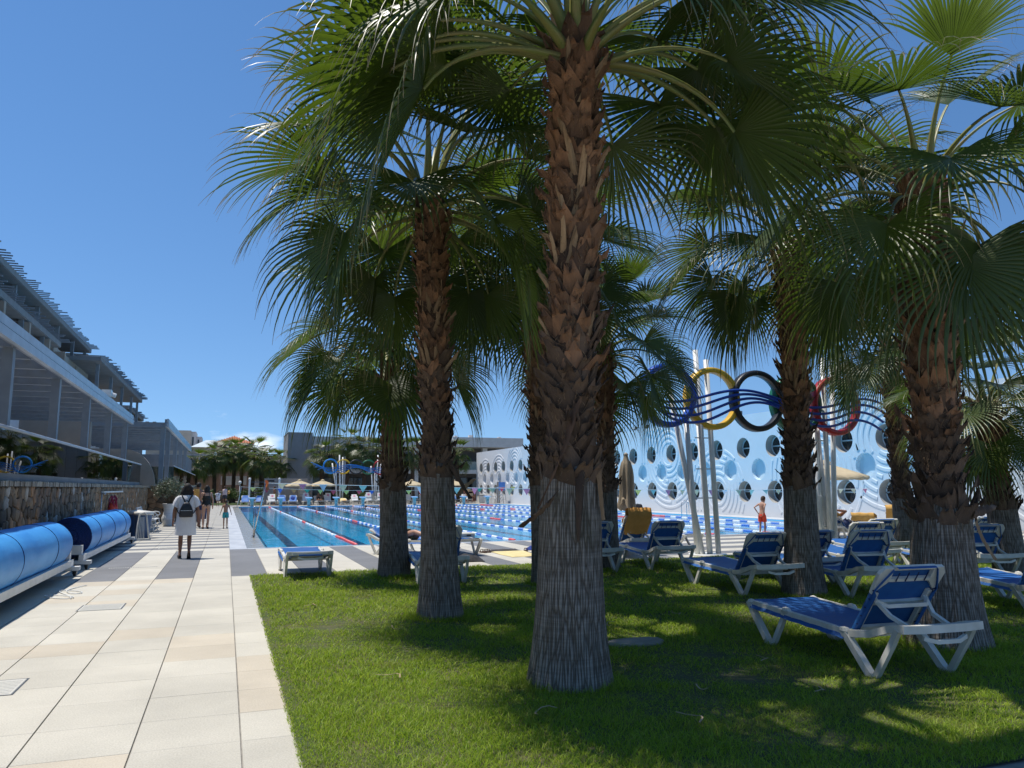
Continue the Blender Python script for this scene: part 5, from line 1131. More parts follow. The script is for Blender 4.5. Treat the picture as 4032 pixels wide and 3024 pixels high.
# ------------------------------------------------------------------ things lying on the paving
def cloth(label, pts, m, name='beach_towel', cat='towel', h=.015, z0=.006, bunch=0, seed=2, N=12):
    r = random.Random(seed); a, b, c, d = [Vector((*p,0)) for p in pts]; rows = []
    for i in range(N+1):
        row = []
        for k in range(N+1):
            u_, v_ = k/N, i/N; p = (a*(1-u_)+b*u_)*(1-v_)+(d*(1-u_)+c*u_)*v_; e = min(u_,1-u_,v_,1-v_)
            row.append((p.x+.01*math.sin(v_*9), p.y+.01*math.sin(u_*11), z0+h*(.4+.6*math.sin(u_*13+2*v_)*math.sin(v_*9+1))*min(1,e*6+.3) + bunch*max(0,1-((u_-.5)**2+(v_-.5)**2)*4.2)*(.7+.3*math.sin(u_*17+v_*11)) + (h if e > 0 else 0)))
        rows.append(row)
    o = MB().grid(rows); n_ = (N+1); return tag(o.build(name, W[m], None, True), label, cat)
cloth('pale yellow towel spread flat on the poolside paving', [(5.86,15.8),(6.6,15.9),(6.68,17.3),(5.86,17.3)], 'towel_pale')
mk('mat_grey', (.07,.065,.065), None, 9, .9); cloth('dark grey rolled mat edge above the yellow towel', [(5.85,17.35),(6.62,17.4),(6.66,17.65),(5.88,17.6)], 'mat_grey', 'mat', 'mat', .02, .01)
cloth('crumpled black bag on the paving beside the lounger', [(4.35,15.2),(5.0,15.1),(5.1,15.6),(4.4,15.7)], 'cloth_black', 'bag', 'bag', .02, .01, .13)
cloth('small dark pouch lying on the paving past the yellow towel', [(6.85,17.4),(7.1,17.4),(7.12,17.6),(6.85,17.6)], 'cloth_blue', 'pouch', 'bag', .01, .01, .09)
mk('sandal', (.10,.05,.025), (.06,.03,.015), 9, .7)
for (x, y, rz, lab) in ((5.66,17.2,.3,'brown strap sandal left of the rolled mat'),(5.78,17.25,.2,'brown strap sandal touching the rolled mat corner'),(6.72,17.2,-.4,'brown strap sandal at the far corner of the yellow towel')):
    t = thing('sandal', lab, 'sandal', (x,y,0), rz); MB().prism([(-.04,-.11,.0),(.04,-.11,.0),(.048,.03,.0),(.03,.13,.0),(-.03,.13,.0),(-.048,.03,.0)], (0,0,.028)).build('sole', W['sandal'], t)
    for yy in (-.03,.06): MB().tube([(-.045,yy,.025),(-.03,yy,.07),(.03,yy,.07),(.045,yy,.025)], .009, 6).build('strap', W['sandal'], t)
t = thing('cool_box', 'flat pale box resting on the lounger foot at the pool edge', 'box', (4.98,16.75,.40), .1); MB().cbox(-.26,.26,-.2,.2,0,.1,.02).build('body', W['white_plastic'], t); [MB().box(x_,x_+.11,-.205,-.201,.03,.06).build('handle_slot', W['sandal'], t) for x_ in (-.18,.06)]
mk('flat_stone', (.33,.30,.25), (.24,.22,.18), 6, .9, .4); r_ = random.Random(1)
tag(MB().loft([[(q*(.30*math.cos(a))*(1+.08*math.sin(3*a)), q*.17*math.sin(a)*(1+.1*math.cos(2*a)), z) for a in [2*math.pi*k/16 for k in range(16)]] for q, z in ((1,0),(1.0,.03),(.9,.045),(.3,.05))]).build('flat_stone', W['flat_stone'], None, True, (3.75,6.7,0)), 'pale flat stone sunk in the grass beside the tallest palm', 'stone')

mk('dry_strip', (.42,.33,.20), (.30,.22,.12), 9, .9); fr0 = random.Random(12)
for (x, y) in ((2.0,4.9),(3.3,5.0),(4.1,4.6),(1.3,6.2),(1.7,8.2),(3.9,7.6),(5.0,7.9),(2.9,4.4),(1.1,10.1),(4.4,5.6)):
    a = fr0.uniform(0,6.28); L = fr0.uniform(.12,.32); pts = [(math.cos(a+.25*q)*L*(q/5-.5), math.sin(a+.25*q)*L*(q/5-.5), .05+.012*math.sin(q*1.3)) for q in range(6)]
    tag(MB().strip(pts, .012, .003).build('dry_leaf_strip', W['dry_strip'], None, False, (x,y,0)), 'thin dry palm leaf strip lying in the grass', 'leaf', 'dry palm leaf strips on the lawn')
# ------------------------------------------------------------------ people
mk('skin_tan', (.25,.125,.075), (.21,.10,.058), 12, .5); mk('skin_light', (.46,.26,.18), (.40,.22,.15), 12, .5); mk('skin_mid', (.33,.17,.105), (.28,.14,.085), 12, .5)
mk('hair_black', (.012,.009,.008), (.02,.015,.012), 40, .75, .3, 90, stretch=(1,1,.2)); mk('hair_brown', (.07,.04,.022), (.045,.026,.015), 40, .75, .3, 90); mk('eye_dark', (.01,.01,.01), None, 4, .2); mk('lip', (.30,.10,.085), None, 5, .5)
mk('linen_white', (.80,.80,.80), (.70,.70,.72), 6, .9, .5, 40, stretch=(1,1,.5), transl=.08); mk('bag_black', (.010,.010,.013), (.016,.016,.02), 20, .38); mk('swim_black', (.010,.009,.009), None, 10, .6); mk('shorts_teal', (.03,.33,.36), (.025,.27,.30), 8, .8, .2, 40); mk('shorts_orange', (.85,.09,.035), (.75,.07,.03), 8, .75, .3, 40, transl=.1); mk('shorts_navy', (.02,.03,.09), None, 8, .8); mk('shorts_yellow', (.60,.52,.05), None, 8, .8); mk('shirt_white', (.70,.70,.72), None, 8, .85, .3, 40); mk('shirt_pink', (.62,.50,.50), None, 8, .85); mk('shoe_dark', (.015,.013,.012), None, 9, .6); mk('shorts_grey', (.05,.05,.06), None, 8, .85); mk('stroller_blue', (.03,.08,.22), None, 8, .7)
V = Vector
def ell(c, ax, ay, rx, ry, n=16): return [tuple(V(c)+ax*(rx*math.cos(2*math.pi*k/n))+ay*(ry*math.sin(2*math.pi*k/n))) for k in range(n)]
def cap(b, pts, rr, n=10):
    b.tube(pts, rr, n)
    for p, r_ in zip(pts, rr): b.ball(tuple(p), r_, n=8)
BASE = dict(pelvis=(0,0,.92), neck=(0,-.01,1.42), head=(0,.015,1.565), sl=(-.165,-.005,1.365), sr=(.165,-.005,1.365), el=(-.215,-.03,1.10), er=(.215,-.03,1.10), wl=(-.225,.05,.87), wr=(.225,.05,.87), hl=(-.085,0,.90), hr=(.085,0,.90), kl=(-.09,.02,.49), kr=(.09,.02,.49), al=(-.085,-.02,.075), ar=(.085,-.02,.075), fl=(-.095,.13,.025), fr=(.095,.13,.025))
def person(label, loc, rz, H, skin, pose=None, female=False, child=False, hair='short', hairm='hair_brown', group=None, vox=.012, lat=None, front=None, headup=None, parent_z=0, fat=1.0):
    k = H/1.7; J = {n_: V(v) for n_, v in BASE.items()}
    for n_, v in (pose or {}).items(): J[n_] = V(v)
    t = thing('person', label, 'person', loc, rz, group); b = MB()
    up = (J['neck']-J['pelvis']).normalized(); lx = V(lat) if lat else V((1,0,0)); lx = (lx-up*lx.dot(up)).normalized(); fy_ = up.cross(lx)
    SL_ = (J['neck']-J['pelvis']).length
    sh = .155 if female else (.15 if child else .17); hp = .165 if female else (.125 if child else .15); wa = .125 if female else (.112 if child else .14)
    prof = ((-.22,.055,.06),(-.12,hp*.85,.10),(0,hp,.112),(.16,hp*.93,.105),(.34,wa,.088),(.55,wa*1.06,.095),(.74,sh*.95,.105),(.88,sh,.095),(.97,sh*.78,.075),(1.04,.075,.062))
    b.loft([ell(J['pelvis']+up*(SL_*q), lx, fy_, rx*fat, ry*fat) for q, rx, ry in prof])
    if female:
        for s in (-1,1): b.ball(tuple(J['pelvis']+up*SL_*.70+lx*.075*s+fy_*.085), .062)
    for s in (-1,1): b.ball(tuple(J['pelvis']+up*SL_*-.06+lx*.07*s-fy_*.055), .085 if not child else .05)
    hu = V(headup).normalized() if headup else (J['head']-J['neck']).normalized()*.35+up*.65; hu.normalize(); hf = hu.cross(lx)*-1; hf = fy_-hu*fy_.dot(hu); hf.normalize()
    hd = J['head']; hs = 1.14 if child else 1.0
    cap(b, [J['neck']-up*.03, J['neck'].lerp(hd,.6)], [.056,.052])
    b.loft([ell(hd+hu*(z*hs)+hf*(y*hs), lx, hf, rx*hs, ry*hs, 14) for z, y, rx, ry in ((-.125,.045,.028,.03),(-.108,.03,.05,.06),(-.075,.014,.063,.08),(-.03,.004,.072,.092),(.02,-.002,.076,.098),(.065,-.006,.072,.094),(.098,-.008,.055,.074),(.118,-.008,.025,.035))])
    b.loft([ell(hd+hf*((.088+d)*hs)+hu*(z*hs), lx, hu, rx*hs, rz_*hs, 6) for d, z, rx, rz_ in ((-.02,-.015,.013,.03),(.01,-.025,.013,.022),(.026,-.035,.008,.010))])
    for s in (-1,1): b.ball(tuple(hd+lx*(.077*s*hs)-hf*.01-hu*.015), .014, .022, .03, 8)
    lim = .8 if child else (.92 if female else 1.0)
    for s, S_ in ((-1,'l'),(1,'r')):
        sh_, el, wr = J['s'+S_], J['e'+S_], J['w'+S_]; hi, kn, an, ft = J['h'+S_], J['k'+S_], J['a'+S_], J['f'+S_]
        cap(b, [sh_, sh_.lerp(el,.45), el, el.lerp(wr,.35), wr], [.052*lim,.045*lim,.037*lim,.039*lim,.026*lim])
        cap(b, [hi, hi.lerp(kn,.45), kn, kn.lerp(an,.32), an.lerp(kn,.15), an], [.088*lim,.078*lim,.054*lim,.056*lim,.036*lim,.036*lim])
        cap(b, [an-V((0,0,.0)), an.lerp(ft,.0)+(an-ft).normalized()*.045-V((0,0,.03))*0, an.lerp(ft,.55), ft], [.036*lim,.034*lim,.036*lim,.027*lim])
        d = (wr-el).normalized(); pl = fy_*.6+lx*(-s)*.4; pl = (pl-d*pl.dot(d)).normalized(); pn = d.cross(pl)
        b.loft([ell(wr+d*q, pl, pn, w_, h_, 8) for q, w_, h_ in ((-.01,.026*lim,.02*lim),(.03,.038*lim,.017*lim),(.085,.04*lim,.014*lim))])
        for f_ in range(4):
            o_ = wr+d*.08+pl*((f_-1.5)*.0195*lim); l1 = (.042,.048,.045,.034)[f_]*lim; q1 = o_+d*l1-pn*.004*s; q2 = q1+(d-pn*.5*s).normalized()*l1*.8; cap(b, [o_, q1, q2], [.0088,.0085,.007], 6)
        o_ = wr+d*.025+pl*.034*lim; q1 = o_+(d*.6+pl*.7).normalized()*.04*lim; cap(b, [o_, q1, q1+d*.028], [.011,.010,.008], 6)
    for i in range(len(b.v)): b.v[i] = tuple(V(b.v[i])*k)
    body = b.build('body', W[skin], t, True)
    rm = body.modifiers.new('remesh', 'REMESH'); rm.mode = 'VOXEL'; rm.voxel_size = vox; rm.use_smooth_shade = True
    sm = body.modifiers.new('smooth', 'SMOOTH'); sm.factor = .5; sm.iterations = 3
    for s in (-1,1): MB().ball(tuple((hd+lx*(.031*s*hs)+hf*(.086*hs)+hu*.008)*k), .010*k, n=8).build('eye', W['eye_dark'], t, True)
    MB().tube([tuple((hd+lx*q+hf*((.093-abs(q)*.35)*hs)-hu*(.066*hs))*k) for q in (-.022,0,.022)], .005*k, 6).build('mouth', W['lip'], t)
    # hair
    hb = MB(); rings = []
    for i in range(7):
        z = (-.06,-.02,.03,.07,.10,.122,.132)[i]; g_ = (.95,1.06,1.1,1.1,1.12,1.2,.6)[i]; src = ((.070,.09),(.074,.096),(.076,.099),(.072,.094),(.055,.074),(.034,.045),(.012,.015))[i]
        ring = []
        for q in range(18):
            a = 2*math.pi*q/18; fr_ = math.sin(a); rr_ = g_*(1+.03*math.sin(5*a+i)); yy = src[1]*rr_*fr_; 
            if fr_ > .25 and i < 4: yy = min(yy, src[1]*.2)
            ring.append(tuple((hd+lx*(src[0]*rr_*math.cos(a)*hs)+hf*((yy-.008)*hs)+hu*(z*hs))*k))
        rings.append(ring)
    hb.loft(rings)
    if hair in ('bob','long'):
        Lh = .24 if hair == 'bob' else .52; rings = []
        for i in range(9):
            q = i/8; ring = []
            for m_ in range(16):
                a = 2*math.pi*m_/16; w_ = (.088+.045*math.sin(min(q*2.6,2.2))) if hair == 'bob' else (.085+.035*math.sin(q*2.2)*(1-.3*q)); ring.append(tuple((hd+lx*(w_*(1+.07*math.sin(m_*2.3+i*1.4))*math.cos(a))-hf*(.03+.025*q)+hf*(.058*math.sin(a)*(1-.2*q)*(1+.08*math.sin(m_*3.1+i)))-hu*(Lh*q-.06))*k))
            rings.append(ring)
        hb.loft(rings)
    hb.build('hair', W[hairm], t, True)
    return t, J, k, up, lx, fy_, SL_
def garment(P, name, m, rings, cap_=False, n=28, fold=.0, thick=0):
    t, J, k, up, lx, fy_, SL_ = P; rr = []
    for i, (c, rx, ry) in enumerate(rings):
        c = V(c); f_ = fold*i/len(rings); rr.append([tuple((c+lx*(rx*(1+f_*math.sin(5*a+i*.25)+f_*.6*math.sin(9*a))*math.cos(a))+fy_*(ry*(1+f_*math.sin(5*a+i*.25)+f_*.6*math.sin(9*a))*math.sin(a)))*k) for a in [2*math.pi*q/n for q in range(n)]])
    return MB().loft(rr, cap=cap_).build(name, W[m], t, True)
def shorts(P, m, top=.10, leg=.55, wide=1.0, child=False):
    t, J, k, up, lx, fy_, SL_ = P; b = MB(); f_ = .8 if child else 1
    b.loft([[tuple(p) for p in ell((J['pelvis']+up*q)*k, lx, fy_, rx*k*wide, ry*k*wide, 20)] for q, rx, ry in ((top,.148*f_,.108*f_),(.0,.175*f_,.135*f_),(-.08,.175*f_,.132*f_))], cap=False)
    for S_ in 'lr':
        hi, kn = J['h'+S_], J['k'+S_]; d = (kn-hi); ax = (lx-d.normalized()*lx.dot(d.normalized())).normalized(); ay = d.normalized().cross(ax)
        b.loft([[tuple(p) for p in ell((hi+d*q)*k, ax, ay, r_*k*wide*f_, r_*k*wide*f_*1.1, 14)] for q, r_ in ((.0,.098),(.25,.104),(leg,.108))], cap=False)
    return b.build('shorts', W[m], t, True)
def shoes(P, m):
    t, J, k, *_ = P
    for S_ in 'lr':
        a, f_ = J['a'+S_], J['f'+S_]; d = (f_-a); d.z = 0 if abs(d.z) < .08 else d.z; dn = d.normalized(); h = a-dn*.055-V((0,0,.045)); w_ = V((-dn.y,dn.x,0)).normalized() if abs(dn.z) < .9 else V((1,0,0))
        b = MB(); u_ = dn.cross(w_)*-1
        if u_.z < 0: u_ = -u_
        b.loft([[tuple((h+dn*q+w_*(s*ww)+u_*zz)*k) for s, zz in ((-1,-.012),(1,-.012),(1,hh),(-1,hh))] for q, ww, hh in ((0,.03,.03),(.09,.038,.025),(.19,.046,.04),(.245,.028,.02))]); b.build('shoe', W[m], t)
# woman in the white dress
P = person('woman in a loose white dress with a black backpack walking along the path', (-.79,18.3,0), R(2), 1.62, 'skin_tan', dict(kl=(-.09,.05,.49), al=(-.09,.0,.075), fl=(-.10,.15,.025), kr=(.095,.04,.50), ar=(.10,-.17,.14), fr=(.10,-.12,.02), el=(-.25,-.02,1.09), er=(.25,-.02,1.09), wl=(-.265,.03,.86), wr=(.26,.0,.86)), True, hair='bob', hairm='hair_black', vox=.010, fat=1.12)
t, J, k = P[:3]
garment(P, 'dress', 'linen_white', [((0,0,1.445),.09,.075),((0,0,1.40),.17,.115),((0,0,1.30),.195,.14),((0,0,1.15),.19,.145),((0,0,1.0),.20,.155),((0,0,.85),.215,.165),((0,0,.7),.22,.17),((0,0,.58),.225,.172),((0,0,.525),.227,.174)], fold=.035)
for s in (-1,1): MB().loft([[tuple(p) for p in ell(V((s*x,-.01,z))*k, V((.75*s,0,.5)).normalized(), V((0,1,0)), rx*k, ry*k, 16)] for x, z, rx, ry in ((.13,1.39,.05,.085),(.18,1.33,.07,.09),(.215,1.24,.078,.092),(.232,1.16,.082,.094))], cap=False).build('sleeve', W['linen_white'], t, True)
bp = thing('backpack', 'small black leather backpack worn over the white dress', 'backpack', (-.79,18.3,0), R(2)); kk = k
bb_ = MB()
bb_.loft([[tuple(V((rx*sx_*max(-1,min(1,1.35*math.cos(a))), -.175-ry*max(-1,min(1,1.35*math.sin(a)))*1.0, z))*kk) for a in [2*math.pi*q/20 for q in range(20)] for sx_ in (1,)] for z, rx, ry in ((.93,.125,.045),(.95,.145,.06),(1.02,.148,.068),(1.10,.135,.062),(1.17,.105,.052),(1.23,.075,.04),(1.26,.045,.025))])
bb_.build('pack_body', W['bag_black'], bp, True); MB().box(-.11*kk,.11*kk,-.262*kk,-.248*kk,.95*kk,1.06*kk).build('front_pocket', W['bag_black'], bp); MB().box(-.12*kk,.12*kk,-.254*kk,-.247*kk,1.075*kk,1.082*kk).build('zip', W['steel'], bp)
for s in (-1,1): MB().strip([tuple(V(p)*kk) for p in ((s*.03,-.17,1.24),(s*.06,-.14,1.33),(s*.105,-.11,1.41),(s*.115,-.02,1.455),(s*.12,.08,1.41))], .028, .012, up=(0,1,0)).build('strap', W['bag_black'], bp); MB().strip([tuple(V(p)*kk) for p in ((s*.12,-.16,.98),(s*.17,-.12,1.04),(s*.205,-.05,1.10),(s*.19,.06,1.16))], .02, .01).build('side_strap', W['bag_black'], bp)
MB().tube([tuple(V((.03*math.cos(a),-.18,1.27+.035*math.sin(a)))*kk) for a in [math.pi*q/8 for q in range(9)]], .008, 6).build('loop', W['bag_black'], bp)
shoes(P, 'shoe_dark')
# family ahead of her
P = person('bare chested man carrying a yellow towel beside the woman in the black swimsuit', (-.98,31.9,0), 0, 1.74, 'skin_mid', dict(kl=(-.09,.08,.5), al=(-.09,.10,.08), fl=(-.1,.25,.03), ar=(.09,-.12,.1), fr=(.09,.0,.025), el=(-.22,.03,1.12), wl=(-.18,.25,1.0), er=(.22,.03,1.12), wr=(.18,.25,1.0)), vox=.014, hair='short', hairm='hair_black'); shorts(P, 'shorts_navy'); shoes(P, 'shoe_dark')
o = MB().grid([[(-.16+q*.028, -.14+.02*math.sin(q*2+i)+.015*i, 1.48-.075*i+.01*math.sin(q*3)) for q in range(8)] for i in range(7)]); tag(o.build('shoulder_towel', W['towel_yellow'], None, True, (-.98,31.86,0)), 'yellow towel over the shoulder of the bare chested man', 'towel')
P = person('woman with long black hair in a black swimsuit walking on the path', (-.66,31.1,0), R(4), 1.63, 'skin_light', dict(al=(-.09,-.06,.08), fl=(-.09,.07,.025), kr=(.09,.07,.5), ar=(.085,.06,.08), fr=(.09,.21,.025), el=(-.2,.06,1.12), wl=(-.14,.25,1.05), er=(.235,-.02,1.1), wr=(.24,.1,.9)), True, hair='long', hairm='hair_black', vox=.013)
garment(P, 'swimsuit', 'swim_black', [((0,0,.815),.04,.055),((0,-.005,.86),.12,.10),((0,-.006,.93),.172,.124),((0,0,1.02),.155,.112),((0,0,1.12),.135,.10),((0,0,1.22),.142,.105),((0,0,1.28),.15,.112)])
t, J, k = P[:3]
for s in (-1,1): MB().strip([tuple(V(p)*k) for p in ((s*.09,-.105,1.28),(s*.085,-.09,1.38),(s*.075,-.0,1.45),(s*.08,.09,1.36))], .016, .008, up=(0,1,0)).build('strap', W['swim_black'], t)
shoes(P, 'shoe_dark')
st = thing('stroller', 'small dark blue stroller pushed ahead of the couple', 'stroller', (-.85,32.6,0))
for x in (-.2,.2):
    for y in (-.25,.3): w = MB().lathe([(.03,-.015),(.085,-.015),(.085,.015),(.03,.015)], 14); w.v = [(x+z,y+y_,.09+x_) for x_, y_, z in w.v]; w.build('wheel', W['rubber'], st)
    MB().strip([(x,.3,.1),(x,.0,.5),(x,-.45,1.0)], .025, .025).build('frame_tube', W['steel'], st)
MB().grid([[(q*.09-.18, .15-.07*i, .62-.1*min(i,3)+.12*max(0,i-3)) for q in range(5)] for i in range(8)]).build('seat', W['stroller_blue'], st, True); MB().tube([(-.2,-.45,1.0),(.2,-.45,1.0)], .016, 6).build('handle', W['rubber'], st)
P = person('small bare chested boy in teal shorts walking by the pool coping', (.03,31.0,0), R(-3), 1.08, 'skin_mid', dict(wl=(-.30,.05,.90), el=(-.23,-.03,1.12), wr=(.31,-.08,.90), er=(.24,-.06,1.12), kr=(.09,.0,.49), ar=(.10,-.10,.1), fr=(.11,.02,.025)), child=True, vox=.012); shorts(P, 'shorts_teal', .06, .62, 1.12, True); shoes(P, 'shoe_dark')
P = person('boy in a white shirt numbered 7 at the end of the path', (-.6,68.6,0), R(5), 1.36, 'skin_mid', child=True, vox=.02, hair='short'); shorts(P, 'shirt_white', .06, .6, 1.1, True)
garment(P, 'shirt', 'shirt_white', [((0,0,1.42),.09,.08),((0,0,1.36),.19,.12),((0,0,1.2),.20,.14),((0,0,1.0),.205,.145),((0,0,.8),.21,.15)]); t, J, k = P[:3]
for s in (-1,1): MB().loft([[tuple(p) for p in ell(V((s*x,-.01,z))*k, V((.75*s,0,.5)).normalized(), V((0,1,0)), .08*k, .085*k, 12)] for x, z in ((.15,1.36),(.21,1.28),(.235,1.18))], cap=False).build('sleeve', W['shirt_white'], t, True)
digit(t, '7', W['digit'], .26, (0,-.148*k,1.06*k), (R(90),0,0))
P = person('man in a pale pink shirt carrying a rolled towel at the end of the path', (-.08,71.4,0), R(-5), 1.72, 'skin_tan', dict(er=(.24,.05,1.12), wr=(.16,.2,1.05)), vox=.02); shorts(P, 'shorts_grey', .08, .7, 1.12); garment(P, 'shirt', 'shirt_pink', [((0,0,1.43),.09,.08),((0,0,1.37),.195,.12),((0,0,1.2),.20,.14),((0,0,.98),.2,.145),((0,0,.88),.2,.145)])
tag(MB().lathe([(.02,-.2),(.13,-.18),(.15,0),(.13,.18),(.02,.2)], 14, sx=.8).build('rolled_towel', W['towel_yellow'], None, True, (.24,71.5,1.16), (R(80),.3,0)), 'rolled yellow towel under the arm of the man in pink', 'towel')
P = person('man in yellow shorts standing behind the far loungers', (4.15,73.4,0), R(60), 1.68, 'skin_mid', vox=.02); shorts(P, 'shorts_yellow', .08, .7, 1.15)
# boy in orange shorts on the pool edge
P = person('slim boy in bright orange shorts standing on the pool edge by the wall', (15.2,19.3,0), R(-70), 1.22, 'skin_light', dict(neck=(0,.06,1.42), head=(0,.135,1.55), sl=(-.15,.03,1.36), sr=(.15,.03,1.36), el=(-.23,-.20,1.22), er=(.23,-.20,1.22), wl=(-.13,-.11,1.0), wr=(.13,-.11,1.0), kr=(.085,.06,.49), ar=(.08,.02,.075), fr=(.085,.17,.025), kl=(-.085,-.02,.49), al=(-.08,-.10,.075), fl=(-.085,.05,.025)), child=True, hair='short', hairm='hair_brown', vox=.011, headup=(0,.45,.9)); shorts(P, 'shorts_orange', .07, .66, 1.05, True)
# sunbathers
def lying(label, x, y, rz, ang, H, skin, arm_up=False, vox=.014, female=False, hm='hair_black', group=None):
    a = R(ang); c, s = math.cos(a), math.sin(a); py_, pz_ = -.10, .43; n_ = (0, py_-.5*c, pz_+.5*s); h_ = (0, n_[1]-.15*c, n_[2]+.15*s+.02); f_ = (0, s, c)
    sp = lambda o_, q, z: (o_, py_-q*c+z*s, pz_+q*s+z*c)
    ps = dict(pelvis=(0,py_,pz_), neck=n_, head=h_, sl=sp(-.16,.45,0), sr=sp(.16,.45,0), el=sp(-.24,.22,.0), er=sp(.24,.22,.0), wl=sp(-.2,.0,.06), wr=sp(.2,.0,.06), hl=(-.085,py_+.04,pz_-.01), hr=(.085,py_+.04,pz_-.01), kl=(-.11,py_+.45,pz_+.05), kr=(.10,py_+.44,pz_+.10), al=(-.12,py_+.87,pz_-.0), ar=(.10,py_+.86,pz_+.0), fl=(-.14,py_+.93,pz_+.14), fr=(.12,py_+.92,pz_+.14))
    if arm_up: ps.update(el=sp(-.34,.60,.02), wl=sp(-.12,.74,-.05), er=sp(.34,.60,.02), wr=sp(.12,.74,-.05))
    k = H/1.7
    return person(label, (x,y,.43-.43*k), R(rz), H, skin, ps, female, vox=vox, front=f_, headup=(0,-c*.8,s+.5), hair='short', hairm=hm, group=group, lat=(1,0,0))
P = lying('dark haired man lying with hands behind his head on a poolside lounger', 16.2, 17.2, -62, 38, 1.75, 'skin_tan', True); shorts(P, 'shorts_navy', .08, .5)
P = lying('sunbather lying back with bare feet up on the white lounger', 3.9, 17.3, -150, 22, 1.68, 'skin_light'); shorts(P, 'towel_pale', .08, .55)
P = lying('sunbather in a dark swimsuit under the second far parasol', 7.95, 71.8, 182, 50, 1.66, 'skin_tan', vox=.02, female=True); shorts(P, 'swim_black', .3, .12)
P = person('person in black sitting on the pool edge among the far loungers', (15.3,70.3,0), R(170), 1.62, 'skin_light', dict(pelvis=(0,0,.42), neck=(0,.03,.92), head=(0,.06,1.06), sl=(-.16,.02,.87), sr=(.16,.02,.87), el=(-.22,.04,.62), er=(.22,.04,.62), wl=(-.16,.25,.55), wr=(.16,.25,.55), hl=(-.09,.03,.41), hr=(.09,.03,.41), kl=(-.13,.42,.46), kr=(.13,.42,.46), al=(-.12,.40,.08), ar=(.12,.40,.08), fl=(-.13,.54,.03), fr=(.13,.54,.03)), True, hair='bob', hairm='hair_black', vox=.02)
garment(P, 'top', 'swim_black', [((0,0,.36),.17,.125),((0,.005,.5),.16,.12),((0,.01,.65),.15,.12),((0,.02,.78),.155,.12)])
P = person('swimmer with dark hair crossing the far lanes of the pool', (10.6,59.5,-.16), R(40), 1.7, 'skin_mid', dict(pelvis=(0,0,.08), neck=(0,.5,.14), head=(0,.64,.20), sl=(-.16,.46,.13), sr=(.16,.46,.13), el=(-.34,.62,.16), er=(.33,.58,.22), wl=(-.28,.86,.12), wr=(.28,.82,.14), hl=(-.085,-.03,.07), hr=(.085,-.03,.07), kl=(-.1,-.42,.05), kr=(.1,-.42,.06), al=(-.09,-.82,.04), ar=(.09,-.82,.05), fl=(-.09,-.96,.03), fr=(.09,-.96,.04)), vox=.02, hairm='hair_black', headup=(0,.35,.95)); shorts(P, 'shorts_navy', .08, .4)
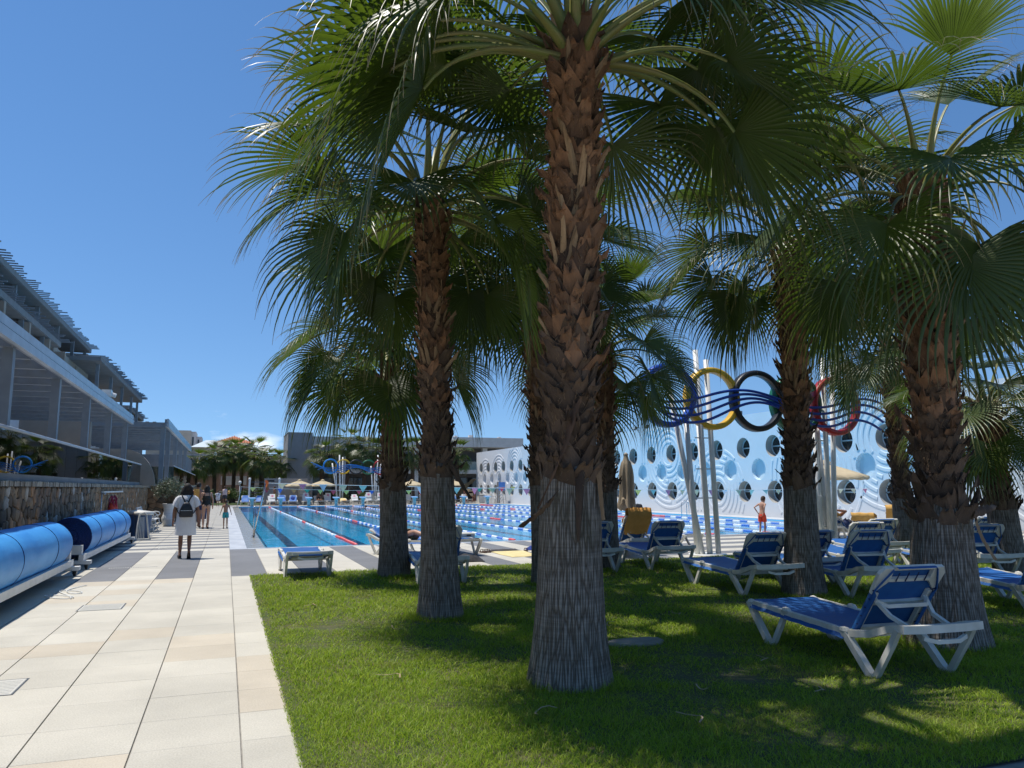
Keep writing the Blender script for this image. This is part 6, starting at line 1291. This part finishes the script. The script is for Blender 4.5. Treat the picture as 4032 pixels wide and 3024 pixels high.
# ------------------------------------------------------------------ grass
def grass():
    rg = np.random.default_rng(5); px_, py_ = [], []; sz = []
    for (d0, d1, dens, hh, ww) in ((0, 6.2, 7600, .038, .0042), (6.2, 8.8, 4300, .040, .0058), (8.8, 12.5, 2100, .043, .0080), (12.5, 19, 850, .052, .0105), (19, 30, 300, .055, .016)):
        A = (LX1-LX0)*(LY1-LY0); n_ = int(A*dens)
        x = rg.uniform(LX0-.02, LX1, n_); y = rg.uniform(LY0, LY1+.015, n_); d = np.hypot(x, y); ok = (d >= d0) & (d < d1)
        P = np.stack([x, y, np.zeros_like(x)-EYE], 1) @ np.array(CR); u = 2016 - FPX*P[:,0]/P[:,2]; v = 1512 + FPX*P[:,1]/P[:,2]
        ok &= (P[:,2] < -.3) & (u > -700) & (u < 4800) & (v < 3500)
        px_.append(x[ok]); py_.append(y[ok]); sz.append(np.stack([np.full(ok.sum(), hh), np.full(ok.sum(), ww)], 1))
    for (tx, ty, tr_) in ((2.55,5.62,.34),(2.40,8.88,.28),(2.73,13.1,.28),(4.74,11.3,.23),(7.62,8.85,.31),(6.50,5.62,.39)):   # longer tufts round the trunks
        m_ = 900; a_ = rg.uniform(0,2*np.pi,m_); q_ = tr_+.01+np.abs(rg.normal(0,.06,m_)); px_.append(tx+q_*np.cos(a_)); py_.append(ty+q_*np.sin(a_)); dd_ = np.hypot(tx,ty); sz.append(np.stack([np.full(m_,.085), np.full(m_,.0035*max(1,dd_/6))],1))
    x = np.concatenate(px_); y = np.concatenate(py_); s = np.concatenate(sz); n_ = len(x)
    # clumps: height follows a soft noise
    nz_ = np.sin(x*3.1+np.sin(y*2.3)*1.4)*np.sin(y*3.7+np.sin(x*1.9)) + .6*np.sin(x*9.7+y*4.1)*np.sin(y*8.3-x*3.3)
    edge = np.clip(np.minimum(np.minimum((x-LX0)/.12, (LY1-y)/.12), 1), .55, 1)
    h = s[:,0]*(.85+.35*nz_)*rg.uniform(.5,1.45,n_)*edge; w = s[:,1]*rg.uniform(.7,1.3,n_)
    a = rg.uniform(0, 2*np.pi, n_); la = rg.uniform(0, 2*np.pi, n_); ln = h*rg.uniform(.3,1.9,n_)
    base = np.stack([x, y, np.full(n_, .003)], 1); sd_ = np.stack([np.cos(a), np.sin(a), np.zeros(n_)], 1)*w[:,None]*.5
    lean = np.stack([np.cos(la), np.sin(la), np.zeros(n_)], 1)*ln[:,None]
    mid = base + lean*.32; mid[:,2] += h*.62; tip = base + lean; tip[:,2] += h*.95
    co_ = np.empty((n_, 5, 3)); co_[:,0] = base-sd_; co_[:,1] = base+sd_; co_[:,2] = mid+sd_*.8; co_[:,3] = mid-sd_*.8; co_[:,4] = tip
    me = bpy.data.meshes.new('grass'); me.vertices.add(n_*5); me.vertices.foreach_set('co', co_.ravel())
    idx = np.arange(n_)[:,None]*5; lp = np.concatenate([idx+0, idx+1, idx+2, idx+3, idx+3, idx+2, idx+4], 1).ravel()
    me.loops.add(n_*7); me.loops.foreach_set('vertex_index', lp.astype(np.int32)); me.polygons.add(n_*2)
    me.polygons.foreach_set('loop_start', (np.arange(n_)[:,None]*7+np.array([0,4])).ravel().astype(np.int32))
    me.update(calc_edges=True)
    r_ = np.repeat(rg.uniform(0,1,n_), 5).astype(np.float32); at = me.attributes.new('rnd', 'FLOAT', 'POINT'); at.data.foreach_set('value', r_)
    m = bpy.data.materials.new('grass_blade'); m.use_nodes = True; n, l = m.node_tree.nodes, m.node_tree.links; p = n['Principled BSDF']; p.inputs['Roughness'].default_value = .5; p.inputs['Specular IOR Level'].default_value = .35
    A_ = n.new('ShaderNodeAttribute'); A_.attribute_name = 'rnd'; cr = n.new('ShaderNodeValToRGB'); e = cr.color_ramp.elements
    e[0].position = 0; e[0].color = (.18,.31,.014,1); e[1].position = 1; e[1].color = (.30,.26,.10,1)
    for pos, c in ((.45,(.32,.46,.03,1)),(.85,(.46,.56,.06,1)),(.93,(.25,.28,.07,1))): q = e.new(pos); q.color = c
    l.new(A_.outputs['Fac'], cr.inputs[0]); t_ = n.new('ShaderNodeTexCoord'); nt = n.new('ShaderNodeTexNoise'); nt.inputs['Scale'].default_value = 1.3; nt.inputs['Detail'].default_value = 5; l.new(t_.outputs['Object'], nt.inputs[0])
    mr = n.new('ShaderNodeMapRange'); mr.inputs[1].default_value = .56; mr.inputs[2].default_value = .74; mr.inputs[4].default_value = .55; l.new(nt.outputs[0], mr.inputs[0])
    x_ = n.new('ShaderNodeMixRGB'); x_.inputs[2].default_value = (.26,.23,.08,1); l.new(mr.outputs[0], x_.inputs[0]); l.new(cr.outputs[0], x_.inputs[1]); l.new(x_.outputs[0], p.inputs['Base Color'])
    tr = n.new('ShaderNodeBsdfTranslucent'); l.new(x_.outputs[0], tr.inputs[0]); ms = n.new('ShaderNodeMixShader'); ms.inputs[0].default_value = .5; l.new(p.outputs[0], ms.inputs[1]); l.new(tr.outputs[0], ms.inputs[2]); l.new(ms.outputs[0], n['Material Output'].inputs[0])
    me.materials.append(m); print('grass blades', n_)
    return tag(stuff(obj('grass', me)), 'short green lawn grass growing under the palms', 'grass')
grass()
